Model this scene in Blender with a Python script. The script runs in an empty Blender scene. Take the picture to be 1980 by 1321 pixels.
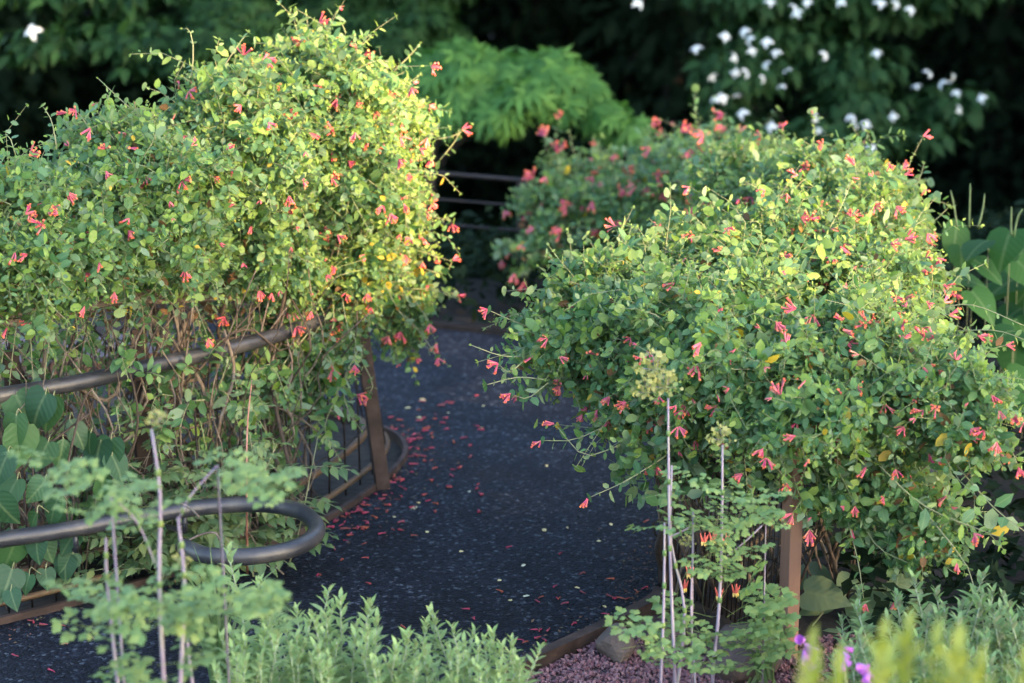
import bpy, math, random
import numpy as np
from mathutils import Vector, Matrix
from mathutils.bvhtree import BVHTree

rng = np.random.default_rng(11)
random.seed(5)
sc = bpy.context.scene
C = sc.collection
R = math.radians

# ------------------------------------------------------------------ camera, sky, sun, exposure
CAM = np.array([0.0, 0.0, 2.2]); PITCH = R(15)
cd = bpy.data.cameras.new('camera'); cam = bpy.data.objects.new('camera', cd); C.objects.link(cam)
cam.location = CAM; cam.rotation_euler = (math.pi/2 - PITCH, 0, 0)
cd.sensor_width = 36; cd.lens = 85; cd.clip_start = 0.1; cd.clip_end = 800
cd.dof.use_dof = True; cd.dof.focus_distance = 5.75; cd.dof.aperture_fstop = 2.8; cd.dof.aperture_blades = 9
sc.camera = cam

SUN = np.array([0.74, -0.56, 0.37]); SUN /= np.linalg.norm(SUN)
w = bpy.data.worlds.new('World'); sc.world = w; w.use_nodes = True
nt = w.node_tree; bg = nt.nodes['Background']
sky = nt.nodes.new('ShaderNodeTexSky'); sky.sky_type = 'NISHITA'; sky.sun_disc = False
sky.sun_elevation = math.asin(SUN[2]); sky.sun_rotation = math.atan2(SUN[0], SUN[1])
sky.air_density = 1.0; sky.dust_density = 1.6; sky.ozone_density = 1.2
nt.links.new(sky.outputs[0], bg.inputs[0]); bg.inputs[1].default_value = 0.15
sl = bpy.data.lights.new('sun', 'SUN'); sl.energy = 5.0; sl.angle = R(0.5); sl.color = (1.0, 0.66, 0.32)
so = bpy.data.objects.new('sun', sl); C.objects.link(so)
so.rotation_euler = Vector(SUN).to_track_quat('Z', 'Y').to_euler()
sc.view_settings.view_transform = 'Standard'; sc.view_settings.look = 'None'
sc.view_settings.exposure = 3.12; sc.view_settings.gamma = 1.0; sc.view_settings.use_curve_mapping = False
sc.render.engine = 'CYCLES'
sc.cycles.max_bounces = 5; sc.cycles.transmission_bounces = 4; sc.cycles.transparent_max_bounces = 4
sc.cycles.use_denoising = True

# ------------------------------------------------------------------ survey: photo pixel -> place
FPX = 1980*85/36
def ray(px, py):
    x = (px-990)/FPX; y = (660.5-py)/FPX
    return np.array([x, math.cos(PITCH)+y*math.sin(PITCH), -math.sin(PITCH)+y*math.cos(PITCH)])
def P(px, py, t): return CAM + ray(px, py)*t
def G(px, py, z=0.0):
    d = ray(px, py); return CAM + d*((z-CAM[2])/d[2])

# ------------------------------------------------------------------ mesh tools
def nrm(v): return v/np.maximum(np.linalg.norm(v, axis=-1, keepdims=True), 1e-9)
class Geo:
    def __init__(s): s.V=[]; s.T=[]; s.U=[]; s.M=[]; s.n=0
    def add(s, V, T, U=None, mi=0):
        V = np.asarray(V, float).reshape(-1,3); T = np.asarray(T, int).reshape(-1,3)
        s.V.append(V); s.T.append(T+s.n); s.n += len(V)
        s.U.append(np.zeros((len(V),2)) if U is None else np.asarray(U, float))
        s.M.append(np.full(len(T), mi) if np.isscalar(mi) else np.asarray(mi)); return s
    def inst(s, tpl, Rm, Pm, S=None, mi=None):
        V,T,U,M = tpl; N = len(Pm)
        if N == 0: return s
        Vs = V[None] if S is None else V[None]*np.asarray(S).reshape(N,1,-1)
        W = np.einsum('nij,nkj->nki', Rm, np.broadcast_to(Vs, (N,len(V),3))) + Pm[:,None]
        TT = (T[None] + (np.arange(N)*len(V))[:,None,None]).reshape(-1,3)
        MM = np.tile(M, N) if mi is None else (np.full(N*len(T), mi) if np.isscalar(mi) else np.repeat(mi, len(T)))
        return s.add(W.reshape(-1,3), TT, np.tile(U,(N,1)), MM)
    def arr(s): return np.concatenate(s.V), np.concatenate(s.T), np.concatenate(s.U), np.concatenate(s.M)
    def tpl(s): return s.arr()
def mesh(name, data, mats, smooth=True):
    V,T,U,M = data
    me = bpy.data.meshes.new(name)
    me.vertices.add(len(V)); me.vertices.foreach_set('co', np.ascontiguousarray(V, np.float32).ravel())
    me.loops.add(len(T)*3); me.loops.foreach_set('vertex_index', T.astype(np.int32).ravel())
    me.polygons.add(len(T)); me.polygons.foreach_set('loop_start', (np.arange(len(T))*3).astype(np.int32))
    for m in mats: me.materials.append(m)
    me.polygons.foreach_set('material_index', M.astype(np.int32))
    me.polygons.foreach_set('use_smooth', np.full(len(T), smooth))
    uv = me.uv_layers.new(name='UVMap'); uv.data.foreach_set('uv', U[T.ravel()].astype(np.float32).ravel())
    me.update(calc_edges=True)
    return me
OFF = {}
def root(name, label, cat, loc=(0,0,0), group=None):
    o = bpy.data.objects.new(name, None); C.objects.link(o); o.location = loc; o.empty_display_size = .1
    o['label'] = label; o['category'] = cat
    if group: o['group'] = group
    OFF[o.name] = np.array(loc, float); return o
def part(par, name, geo, mats, smooth=True, kind=None, label=None):
    d = geo.arr() if isinstance(geo, Geo) else geo
    off = OFF[par.name] if par else np.zeros(3)
    o = bpy.data.objects.new(name, mesh(name, (d[0]-off,)+tuple(d[1:]), mats if isinstance(mats,(list,tuple)) else [mats], smooth))
    C.objects.link(o)
    if par: o.parent = par
    OFF[o.name] = off
    if kind: o['kind'] = kind
    if label: o['label'] = label
    return o
def single(name, geo, mats, label, cat, group=None, smooth=True, at=None):
    d = geo.arr() if isinstance(geo, Geo) else geo
    at = d[0].mean(0) if at is None else np.array(at)
    o = bpy.data.objects.new(name, mesh(name, (d[0]-at,)+tuple(d[1:]), mats if isinstance(mats,(list,tuple)) else [mats], smooth))
    o.location = at; C.objects.link(o); o['label']=label; o['category']=cat
    if group: o['group']=group
    return o
def place(par, name, me, Rm, Pm, S=1.0, label=None):
    o = bpy.data.objects.new(name, me); C.objects.link(o)
    S = np.array([S,S,S]) if np.isscalar(S) else np.asarray(S)
    off = OFF[par.name] if par else np.zeros(3)
    m = Matrix.Identity(4)
    A = Rm*S[None]
    for i in range(3):
        for j in range(3): m[i][j] = A[i,j]
        m[i][3] = Pm[i]-off[i]
    if par: o.parent = par
    o.matrix_local = m
    if label: o['label']=label
    return o
def stuff(name, geo, mats, smooth=True):
    o = part(None, name, geo, mats, smooth); o['kind']='stuff'; return o
def struct(name, geo, mats, smooth=False):
    o = part(None, name, geo, mats, smooth); o['kind']='structure'; return o

def tubes(Pt, r, n=5):
    """many tubes at once: Pt (S,K,3), r (S,K)"""
    S,K,_ = Pt.shape
    t = np.gradient(Pt, axis=1); t = nrm(t)
    ref = np.where(np.abs(t[:,:1,2:3])>.85, np.array([1.,0.2,0.1]), np.array([0.1,0.2,1.]))
    ref = np.broadcast_to(ref, t.shape)
    u = nrm(ref - (ref*t).sum(-1,keepdims=True)*t); v = np.cross(t,u)
    a = np.arange(n)*2*math.pi/n
    ring = u[:,:,None]*np.cos(a)[None,None,:,None] + v[:,:,None]*np.sin(a)[None,None,:,None]
    V = (Pt[:,:,None] + ring*np.asarray(r)[:,:,None,None]).reshape(-1,3)
    i,k,j = np.meshgrid(np.arange(S), np.arange(K-1), np.arange(n), indexing='ij')
    b = (i*K+k)*n; j2=(j+1)%n
    q = np.stack([b+j, b+j2, b+n+j2, b+j, b+n+j2, b+n+j], -1).reshape(-1,3)
    Uv = np.zeros((S*K*n,2)); Uv[:,0]=np.tile(np.repeat(np.linspace(0,1,K),n),S); Uv[:,1]=np.tile(np.arange(n)/n,S*K)
    return V,q,Uv
def tube(pts, r, n=8, cap=True, close=False):
    pts = np.asarray(pts,float); r = np.broadcast_to(np.asarray(r,float), (len(pts),))
    V,T,U = tubes(pts[None], r[None], n)
    if cap:
        K=len(pts); V=np.concatenate([V,[pts[0]],[pts[-1]]]); U=np.concatenate([U,[[0,0]],[[1,0]]])
        a=np.arange(n); b=(a+1)%n
        T=np.concatenate([T, np.stack([np.full(n,len(V)-2),b,a],-1), np.stack([np.full(n,len(V)-1),(K-1)*n+a,(K-1)*n+b],-1)])
    return V,T,U
def spline(pts, m):
    pts=np.asarray(pts,float); K=len(pts)
    p=np.concatenate([[2*pts[0]-pts[1]],pts,[2*pts[-1]-pts[-2]]])
    s=np.linspace(0,K-1,m); i=np.minimum(s.astype(int),K-2); f=(s-i)[:,None]
    a,b,c,d=p[i],p[i+1],p[i+2],p[i+3]
    return .5*(2*b+(c-a)*f+(2*a-5*b+4*c-d)*f**2+(3*b-a-3*c+d)*f**3)
def box(c, sx, sy, sz, rz=0.0, top=(0,0), tops=1.0):
    """box standing on c, leaning so that its top is shifted by top"""
    x=np.array([-1,1,1,-1])*sx/2; y=np.array([-1,-1,1,1])*sy/2
    X=x*math.cos(rz)-y*math.sin(rz); Y=x*math.sin(rz)+y*math.cos(rz)
    lo=np.stack([X,Y,0*X],1); hi=np.stack([X*tops+top[0],Y*tops+top[1],0*X+sz],1)
    V=np.concatenate([lo,hi])+np.array(c)
    T=[]
    for a in range(4):
        b=(a+1)%4; T+=[(a,b,b+4),(a,b+4,a+4)]
    T+=[(4,5,6),(4,6,7),(0,2,1),(0,3,2)]
    return V,T
def bevel(o, wd=.003):
    m=o.modifiers.new('bevel','BEVEL'); m.width=wd; m.segments=2; m.limit_method='ANGLE'; return o
def frames(x, n):
    x=nrm(x); z=nrm(n-(n*x).sum(-1,keepdims=True)*x); y=np.cross(z,x)
    return np.stack([x,y,z],-1)
def rnd(n): return nrm(rng.normal(size=(n,3)))

# ------------------------------------------------------------------ leaf shapes (length 1 along +X, normal +Z)
def blade(mt, st, ws, fold=.12, droop=.15, curl=0.0):
    K=len(mt); mt=np.array(mt,float); st=np.array(st,float); ws=np.array(ws,float)
    mid=np.stack([mt,0*mt,-droop*np.abs(mt)**2],1)
    L=np.stack([st,ws,-droop*np.abs(st)**2+fold*ws-curl*ws**2],1); Rr=L*np.array([1,-1,1])
    V=np.concatenate([mid,L,Rr]); T=[]
    for i in range(K-1):
        T+=[(i,i+1,K+i+1),(i,K+i+1,K+i),(i,2*K+i+1,i+1),(i,2*K+i,2*K+i+1)]
    T=np.array(T); a=V[T]; ar=np.linalg.norm(np.cross(a[:,1]-a[:,0],a[:,2]-a[:,0]),axis=1); T=T[ar>1e-7]
    wm=max(ws.max(),1e-6); U=np.stack([V[:,0], .5+.5*V[:,1]/wm],1)
    used=np.unique(T); mp=-np.ones(len(V),int); mp[used]=np.arange(len(used))
    return V[used], mp[T], U[used], np.zeros(len(T),int)
OVAL = blade([0,.32,.7,1],[0,.3,.7,1],[0,.27,.24,0],.2,.18)
OVAL2= blade([0,.35,.72,1],[0,.3,.72,1],[0,.31,.27,0],-.12,.3)
OVAL3= blade([0,.35,.7,1],[0,.32,.7,1],[0,.21,.17,0],.5,-.1)
LANCE= blade([0,.3,.65,1],[0,.3,.65,1],[0,.17,.15,0],.3,.25)
LIMEB= blade([0,.3,.65,1],[0,.3,.65,1],[0,.24,.22,0],.2,.1)
SIMPLE=blade([0,.5,1],[0,.45,1],[0,.3,0],.15,.2)
DIAM=(np.array([[0,0,0],[.45,.3,-.02],[1,0,-.2],[.45,-.3,-.02]],float),np.array([(0,2,1),(0,3,2)]),np.array([[0,.5],[.45,1],[1,.5],[.45,0]],float),np.zeros(2,int))
POINT= blade([0,.25,.5,.75,1],[0,.22,.5,.75,1],[0,.24,.27,.13,0],.15,.35)
HEART= blade([0,.02,.1,.22,.38,.54,.7,.85,1],[-.02,-.1,-.11,.04,.26,.48,.68,.85,1],[0,.14,.3,.45,.48,.41,.28,.13,0],.16,.32,.25)
BROAD= blade([0,.1,.3,.5,.7,.9,1],[0,.08,.28,.5,.7,.9,1],[.0,.2,.33,.37,.3,.14,0],.15,.35,.1)
def disc_tpl():
    n=12; a=np.arange(n)*2*math.pi/n
    r=.5*(1+.18*np.cos(2*a)); V=[[0,0,-.06]]+[[r[i]*math.cos(a[i]),r[i]*math.sin(a[i]),.05*math.cos(2*a[i])+.04] for i in range(n)]
    T=[(0,1+i,1+(i+1)%n) for i in range(n)]; V=np.array(V)
    return V,np.array(T),np.stack([V[:,0]+.5,V[:,1]+.5],1),np.zeros(n,int)
DISC=disc_tpl()
def palm_tpl(n=7, spread=2.1):
    g=Geo()
    for k in range(n):
        a=(k/(n-1)-.5)*2*spread; L=1-.35*abs(k/(n-1)-.5)*2
        V,T,U,M=blade([0,.55,1],[.0,.5,1],[0,.13,0],.1,.25)
        c,s=math.cos(a),math.sin(a); V=V*L
        W=np.stack([V[:,0]*c-V[:,1]*s, V[:,0]*s+V[:,1]*c, V[:,2]-.15*abs(a)*V[:,0]],1)
        g.add(W,T,U)
    return g.tpl()
PALM=palm_tpl()
def round3_tpl():
    """rounded three lobed leaflet"""
    out=[(0,0),(.15,.2),(.45,.42),(.72,.44),(.78,.22),(1,.2),(1.06,0)]
    V=[[.5,0,.05]]+[[x,y,-.15*x*x+.1*abs(y)] for x,y in out]+[[x,-y,-.15*x*x+.1*abs(y)] for x,y in out[-2:0:-1]]
    n=len(V)-1; T=[(0,1+i,1+(i+1)%n) for i in range(n)]; V=np.array(V)
    T=np.array(T)[:,[0,2,1]]
    return V,T,np.stack([V[:,0],.5+V[:,1]],1),np.zeros(n,int)
ROUND3=round3_tpl()

# ------------------------------------------------------------------ materials
def nodes(m): m.use_nodes=True; t=m.node_tree; t.nodes.clear(); return t, t.nodes.new, t.links.new
def ramp(n, cols):
    r=n('ShaderNodeValToRGB'); e=r.color_ramp.elements
    while len(e)<len(cols): e.new(0.5)
    for i,c in enumerate(cols):
        p,c=(c if isinstance(c,tuple) and len(c)==2 else (i/max(1,len(cols)-1),c))
        e[i].position=p; e[i].color=(*c,1)
    return r
def leafmat(name, cols, rough=.45, trans=.35, back=None, vein=.35, spec=.35, tcol=(1.25,1.35,.55), bumpk=.25, vscale=9):
    m=bpy.data.materials.new(name); t,n,l=nodes(m)
    geo=n('ShaderNodeNewGeometry'); oi=n('ShaderNodeObjectInfo')
    ad=n('ShaderNodeMath'); ad.operation='ADD'; l(geo.outputs['Random Per Island'],ad.inputs[0]); l(oi.outputs['Random'],ad.inputs[1])
    fr=n('ShaderNodeMath'); fr.operation='FRACT'; l(ad.outputs[0],fr.inputs[0])
    rp=ramp(n,cols); l(fr.outputs[0],rp.inputs[0]); col=rp.outputs[0]
    uv=n('ShaderNodeUVMap'); sx=n('ShaderNodeSeparateXYZ'); l(uv.outputs[0],sx.inputs[0])
    s5=n('ShaderNodeMath'); s5.operation='SUBTRACT'; l(sx.outputs[1],s5.inputs[0]); s5.inputs[1].default_value=.5
    ab=n('ShaderNodeMath'); ab.operation='ABSOLUTE'; l(s5.outputs[0],ab.inputs[0])
    mr=n('ShaderNodeMapRange'); l(ab.outputs[0],mr.inputs[0]); mr.inputs[1].default_value=.015; mr.inputs[2].default_value=.06; mr.inputs[3].default_value=vein; mr.inputs[4].default_value=0
    mv=n('ShaderNodeMix'); mv.data_type='RGBA'; l(mr.outputs[0],mv.inputs[0]); l(col,mv.inputs[6]); mv.inputs[7].default_value=(.2,.26,.13,1); col=mv.outputs[2]
    # side veins as relief, fine blotching as colour
    cmb=n('ShaderNodeMath'); cmb.operation='MULTIPLY_ADD'; l(ab.outputs[0],cmb.inputs[0]); cmb.inputs[1].default_value=-.7; l(sx.outputs[0],cmb.inputs[2])
    sn=n('ShaderNodeMath'); sn.operation='MULTIPLY'; l(cmb.outputs[0],sn.inputs[0]); sn.inputs[1].default_value=vscale*6.283
    si=n('ShaderNodeMath'); si.operation='SINE'; l(sn.outputs[0],si.inputs[0])
    bp=n('ShaderNodeBump'); bp.inputs['Strength'].default_value=bumpk; bp.inputs['Distance'].default_value=.0012; l(si.outputs[0],bp.inputs['Height'])
    nz=n('ShaderNodeTexNoise'); nz.inputs['Scale'].default_value=60
    mb=n('ShaderNodeMix'); mb.data_type='RGBA'; mb.blend_type='MULTIPLY'; mb.inputs[0].default_value=.18
    l(col,mb.inputs[6]); l(nz.outputs[0],mb.inputs[7]); 
    hs=n('ShaderNodeBrightContrast'); hs.inputs[1].default_value=0.0; l(mb.outputs[2],hs.inputs[0]); col=hs.outputs[0]
    if back:
        mk=n('ShaderNodeMix'); mk.data_type='RGBA'; l(geo.outputs['Backfacing'],mk.inputs[0]); l(col,mk.inputs[6]); mk.inputs[7].default_value=(*back,1); col=mk.outputs[2]
    pb=n('ShaderNodeBsdfPrincipled'); l(col,pb.inputs['Base Color']); pb.inputs['Roughness'].default_value=rough; pb.inputs['Specular IOR Level'].default_value=spec
    l(bp.outputs[0],pb.inputs['Normal'])
    tl=n('ShaderNodeBsdfTranslucent'); tm=n('ShaderNodeMix'); tm.data_type='RGBA'; tm.blend_type='MULTIPLY'; tm.inputs[0].default_value=1; l(col,tm.inputs[6]); tm.inputs[7].default_value=(*tcol,1); tm.clamp_result=False
    l(tm.outputs[2],tl.inputs[0])
    mx=n('ShaderNodeMixShader'); mx.inputs[0].default_value=trans; l(pb.outputs[0],mx.inputs[1]); l(tl.outputs[0],mx.inputs[2])
    o=n('ShaderNodeOutputMaterial'); l(mx.outputs[0],o.inputs[0]); return m
def plain(name, cols, rough=.6, scale=20, metal=0, spec=.4, bump=.0, bscale=None, stretch=None, trans=0, perobj=False):
    m=bpy.data.materials.new(name); t,n,l=nodes(m)
    tc=n('ShaderNodeTexCoord'); mp=n('ShaderNodeMapping'); l(tc.outputs['Object'],mp.inputs[0])
    if stretch: mp.inputs['Scale'].default_value=stretch
    nz=n('ShaderNodeTexNoise'); nz.inputs['Scale'].default_value=scale; nz.inputs['Detail'].default_value=6; l(mp.outputs[0],nz.inputs[0])
    src=nz.outputs[0]
    if perobj:
        oi=n('ShaderNodeObjectInfo'); g=n('ShaderNodeNewGeometry'); a=n('ShaderNodeMath'); l(oi.outputs['Random'],a.inputs[0]); l(g.outputs['Random Per Island'],a.inputs[1])
        f=n('ShaderNodeMath'); f.operation='FRACT'; l(a.outputs[0],f.inputs[0]); src=f.outputs[0]; rp=ramp(n,cols)
    else:
        rp=ramp(n,[(.28+.44*i/max(1,len(cols)-1),c) for i,c in enumerate(cols)])
    l(src,rp.inputs[0])
    pb=n('ShaderNodeBsdfPrincipled'); l(rp.outputs[0],pb.inputs['Base Color']); pb.inputs['Roughness'].default_value=rough; pb.inputs['Metallic'].default_value=metal; pb.inputs['Specular IOR Level'].default_value=spec
    if bump:
        n2=n('ShaderNodeTexNoise'); n2.inputs['Scale'].default_value=bscale or scale*3; n2.inputs['Detail'].default_value=5; l(mp.outputs[0],n2.inputs[0])
        b=n('ShaderNodeBump'); b.inputs['Strength'].default_value=bump; b.inputs['Distance'].default_value=.01; l(n2.outputs[0],b.inputs['Height']); l(b.outputs[0],pb.inputs['Normal'])
    o=n('ShaderNodeOutputMaterial'); s=pb.outputs[0]
    if trans:
        tl=n('ShaderNodeBsdfTranslucent'); l(rp.outputs[0],tl.inputs[0]); mx=n('ShaderNodeMixShader'); mx.inputs[0].default_value=trans; l(s,mx.inputs[1]); l(tl.outputs[0],mx.inputs[2]); s=mx.outputs[0]
    l(s,o.inputs[0]); return m
def asphalt():
    m=bpy.data.materials.new('chip_seal_asphalt'); t,n,l=nodes(m)
    g=n('ShaderNodeNewGeometry'); vo=n('ShaderNodeTexVoronoi'); vo.inputs['Scale'].default_value=120; l(g.outputs['Position'],vo.inputs['Vector'])
    bw=n('ShaderNodeSeparateColor'); l(vo.outputs['Color'],bw.inputs[0])
    rp=ramp(n,[(0,(.0025,.0035,.006)),(.55,(.005,.0065,.011)),(.9,(.011,.014,.022)),(1,(.06,.07,.085))]); l(bw.outputs[0],rp.inputs[0])
    nz=n('ShaderNodeTexNoise'); nz.inputs['Scale'].default_value=3.5; nz.inputs['Detail'].default_value=5; l(g.outputs['Position'],nz.inputs[0])
    mr=n('ShaderNodeMapRange'); l(nz.outputs[0],mr.inputs[0]); mr.inputs[1].default_value=.3; mr.inputs[2].default_value=.7; mr.inputs[3].default_value=.65; mr.inputs[4].default_value=1.35
    mx=n('ShaderNodeMix'); mx.data_type='RGBA'; mx.blend_type='MULTIPLY'; mx.inputs[0].default_value=1; l(rp.outputs[0],mx.inputs[6]); l(mr.outputs[0],mx.inputs[7])
    pb=n('ShaderNodeBsdfPrincipled'); l(mx.outputs[2],pb.inputs['Base Color']); pb.inputs['Roughness'].default_value=.7; pb.inputs['Specular IOR Level'].default_value=.15
    b=n('ShaderNodeBump'); b.invert=True; b.inputs['Strength'].default_value=.6; b.inputs['Distance'].default_value=.006; l(vo.outputs['Distance'],b.inputs['Height']); l(b.outputs[0],pb.inputs['Normal'])
    o=n('ShaderNodeOutputMaterial'); l(pb.outputs[0],o.inputs[0]); return m

M_HON = leafmat('honeysuckle_leaf', [(.05,.132,.058),(.072,.168,.068),(.1,.198,.084),(.06,.15,.072),(.13,.225,.068),(.078,.18,.056),(.115,.205,.1)], .5, .38, back=(.15,.222,.13), spec=.28)
M_NEW = leafmat('honeysuckle_young_leaf', [(.15,.25,.055),(.19,.29,.075),(.22,.31,.09),(.17,.29,.05)], .55, .42, back=(.2,.28,.11), spec=.22)
M_OLD = leafmat('honeysuckle_yellow_leaf', [(.42,.3,.03),(.5,.36,.04),(.3,.25,.03),(.22,.1,.03)], .5, .4, vein=.15)
M_DRY = leafmat('dry_leaf', [(.11,.055,.02),(.16,.08,.03),(.08,.045,.02)], .7, .2, vein=.1)
M_STEM= plain('green_stem', [(.15,.19,.08),(.2,.19,.11)], .55, 40)
M_WOOD= plain('grey_brown_vine_wood', [(.05,.036,.027),(.11,.085,.065),(.17,.14,.11)], .8, 30, bump=.5, bscale=120)
M_WOODD=plain('dark_vine_wood', [(.028,.02,.015),(.065,.046,.034)], .85, 30, bump=.5, bscale=120)
M_RED = plain('coral_trumpet', [(.52,.08,.13),(.6,.13,.17),(.46,.055,.14),(.62,.16,.16),(.42,.04,.13),(.5,.22,.15)], .45, 30, trans=.2, perobj=True)
M_TIP = plain('orange_trumpet_mouth', [(.6,.12,.07),(.66,.22,.07),(.56,.08,.07)], .5, 30, trans=.2, perobj=True)
M_FALL= plain('fallen_flower_red', [(.27,.02,.055),(.32,.03,.07),(.2,.02,.04),(.3,.07,.03),(.14,.035,.03),(.36,.06,.10)], .55, 30, trans=.1, perobj=True)
M_PALE= plain('pale_fallen_leaf', [(.4,.4,.3),(.5,.42,.2),(.42,.3,.1)], .6, 30, perobj=True)
M_PIPE= plain('dark_painted_pipe', [(.014,.0155,.02),(.024,.0255,.031),(.055,.052,.05)], .4, 14, metal=.15, spec=.38, bump=.12, bscale=160)
M_STEEL=plain('weathered_steel', [(.016,.011,.009),(.032,.02,.016),(.055,.036,.029)], .7, 18, spec=.25, metal=.0, bump=.2)
M_POST =plain('brown_post_paint', [(.14,.072,.046),(.19,.10,.066),(.23,.128,.088)], .55, 9, stretch=(1,1,.15), bump=.15, bscale=60)
M_ROD = plain('bronze_rod', [(.05,.03,.019),(.10,.062,.034),(.07,.05,.03)], .55, 16, metal=.3, bump=.2)
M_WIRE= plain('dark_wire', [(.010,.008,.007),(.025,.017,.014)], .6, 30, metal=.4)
M_BOARD=plain('weathered_board', [(.10,.06,.055),(.17,.105,.095),(.21,.14,.125)], .7, 14, stretch=(.25,3,3), bump=.25)
M_ASPH= asphalt()
M_SOIL= plain('dark_soil', [(.006,.005,.004),(.014,.011,.008),(.024,.018,.013)], .95, 12, bump=.6)
M_MULCH=plain('pinkish_gravel', [(.11,.045,.055),(.17,.08,.09),(.22,.125,.13),(.075,.036,.05)], .9, 12, perobj=True)
M_MULCHB=plain('gravel_bed_base', [(.06,.038,.042),(.1,.065,.068)], .95, 60, bump=.8)
M_ROCK= plain('brown_rock', [(.05,.035,.03),(.09,.066,.055),(.14,.11,.09)], .85, 9, bump=.8, bscale=40)
M_ROCKD=plain('dark_purple_rock', [(.03,.021,.021),(.055,.04,.038),(.085,.065,.06)], .85, 9, bump=.8, bscale=40)
M_RUE = leafmat('meadow_rue_leaf', [(.12,.22,.075),(.16,.26,.09),(.2,.29,.09),(.26,.33,.1)], .5, .4, back=(.14,.19,.1))
M_BUD = leafmat('meadow_rue_bud', [(.3,.3,.1),(.34,.33,.14),(.25,.28,.1)], .6, .3, vein=0)
M_LILAC=plain('lilac_stem', [(.15,.115,.16),(.2,.16,.2),(.2,.19,.15)], .5, 12)
M_ASTER=leafmat('aster_leaf', [(.22,.33,.13),(.26,.38,.16),(.3,.41,.19),(.33,.43,.18)], .6, .45, back=(.2,.25,.15))
M_SAGE= leafmat('sage_leaf', [(.12,.22,.085),(.15,.25,.105),(.19,.28,.12),(.13,.24,.075)], .65, .3, back=(.17,.21,.15))
M_HEART=leafmat('heart_leaf', [(.016,.055,.026),(.024,.074,.032),(.032,.09,.032),(.045,.11,.038)], .55, .3, back=(.13,.17,.13), vein=.3, bumpk=.22, vscale=6)
M_CREEP=leafmat('creeper_leaf', [(.06,.115,.05),(.09,.155,.06),(.12,.185,.07),(.16,.2,.06)], .45, .35, back=(.12,.17,.09))
M_LIME= leafmat('lime_leaf', [(.26,.28,.045),(.31,.33,.06),(.23,.28,.05)], .5, .4, vein=.1)
M_GRASS=leafmat('grass_blade', [(.07,.13,.05),(.1,.16,.07),(.13,.18,.08)], .5, .35, vein=.1)
M_MAPLE=leafmat('maple_leaf', [(.03,.10,.022),(.05,.14,.03),(.075,.18,.04),(.04,.12,.025)], .55, .35, vein=.1, spec=.15)
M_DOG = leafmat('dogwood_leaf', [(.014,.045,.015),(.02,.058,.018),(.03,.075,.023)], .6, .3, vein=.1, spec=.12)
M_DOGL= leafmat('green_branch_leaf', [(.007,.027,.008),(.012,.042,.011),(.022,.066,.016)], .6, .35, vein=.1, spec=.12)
M_WHITE=plain('white_bract', [(.58,.61,.57),(.7,.71,.67)], .6, 20, trans=.25, perobj=True)
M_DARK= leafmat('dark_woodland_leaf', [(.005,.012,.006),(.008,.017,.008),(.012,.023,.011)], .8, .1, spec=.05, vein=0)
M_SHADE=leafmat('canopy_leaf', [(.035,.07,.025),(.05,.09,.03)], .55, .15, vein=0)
M_BARK= plain('dark_bark', [(.015,.011,.009),(.03,.023,.018)], .9, 8, stretch=(1,1,.2), bump=.8)
M_PURP= plain('purple_flower', [(.35,.08,.4),(.42,.13,.5),(.3,.06,.32)], .55, 20, trans=.25, perobj=True)
M_BIGL= leafmat('broad_leaf', [(.018,.064,.016),(.025,.082,.018),(.036,.1,.022)], .6, .35, back=(.07,.14,.045), vein=.2, spec=.15, bumpk=.22, vscale=7)
M_PALEL=leafmat('pale_broad_leaf', [(.1,.16,.085),(.13,.19,.1),(.15,.21,.12)], .55, .35, vein=.35, bumpk=.22, vscale=6)

# ------------------------------------------------------------------ ground, path, beds
def terrain_z(y):
    return np.where(y<9.2, -.012, np.where(y<18, -.012-(y-9.2)*.27, -2.39+np.maximum(0,y-30)*.3))
ys=np.concatenate([[-80,-20,-5],np.linspace(0,9.2,12),np.linspace(9.6,26,16),[40,80,160,300]]); xs=np.concatenate([[-300,-100,-40],np.linspace(-15,15,31),[40,100,300]])
X,Y=np.meshgrid(xs,ys); Z=terrain_z(Y)+np.where(Y>9.5,.12*np.sin(X*1.3+Y),0)
nx=len(xs); i,j=np.meshgrid(np.arange(len(ys)-1),np.arange(nx-1),indexing='ij'); a=(i*nx+j).ravel()
struct('ground', Geo().add(np.stack([X,Y,Z],-1).reshape(-1,3), np.concatenate([np.stack([a,a+1,a+nx+1],1),np.stack([a,a+nx+1,a+nx],1)])), M_SOIL, True)

KERB=[(-330,1290),(-150,1247),(0,1207),(110,1180),(230,1146),(340,1112),(440,1082),(540,1050),(640,1004),(715,954),(768,908),(784,880),(775,854),(745,836),(690,815),(560,785),(300,745),(0,715),(-300,690)]
kerb=np.array([G(*p) for p in KERB]); kerb_s=spline(kerb,90)
FAR=[(-330,585),(0,592),(400,606),(700,622),(830,634),(960,648),(1100,668),(1280,700),(1420,740)]
EDGE=[(1300,900),(1270,1060),(1275,1160),(1258,1182),(1150,1238),(1010,1302),(880,1360),(700,1440)]
far=np.array([G(*p) for p in FAR]); edge=np.array([G(*p) for p in EDGE])
def poly_sheet(outline, z):
    from mathutils.geometry import tessellate_polygon
    V=np.array(outline,float).copy(); V[:,2]=z
    T=tessellate_polygon([[Vector(v) for v in V]]); T=np.array(T)
    a=V[T]; flip=np.cross(a[:,1]-a[:,0],a[:,2]-a[:,0])[:,2]<0; T[flip]=T[flip][:,[0,2,1]]
    return V,T
near=np.array([[edge[-1][0],4.2,0],[-2.2,4.0,0],[-2.6,5.3,0]])
V,T=poly_sheet(np.concatenate([far, edge, near, kerb_s]), 0.0)
struct('path', Geo().add(V,T), M_ASPH)
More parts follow.
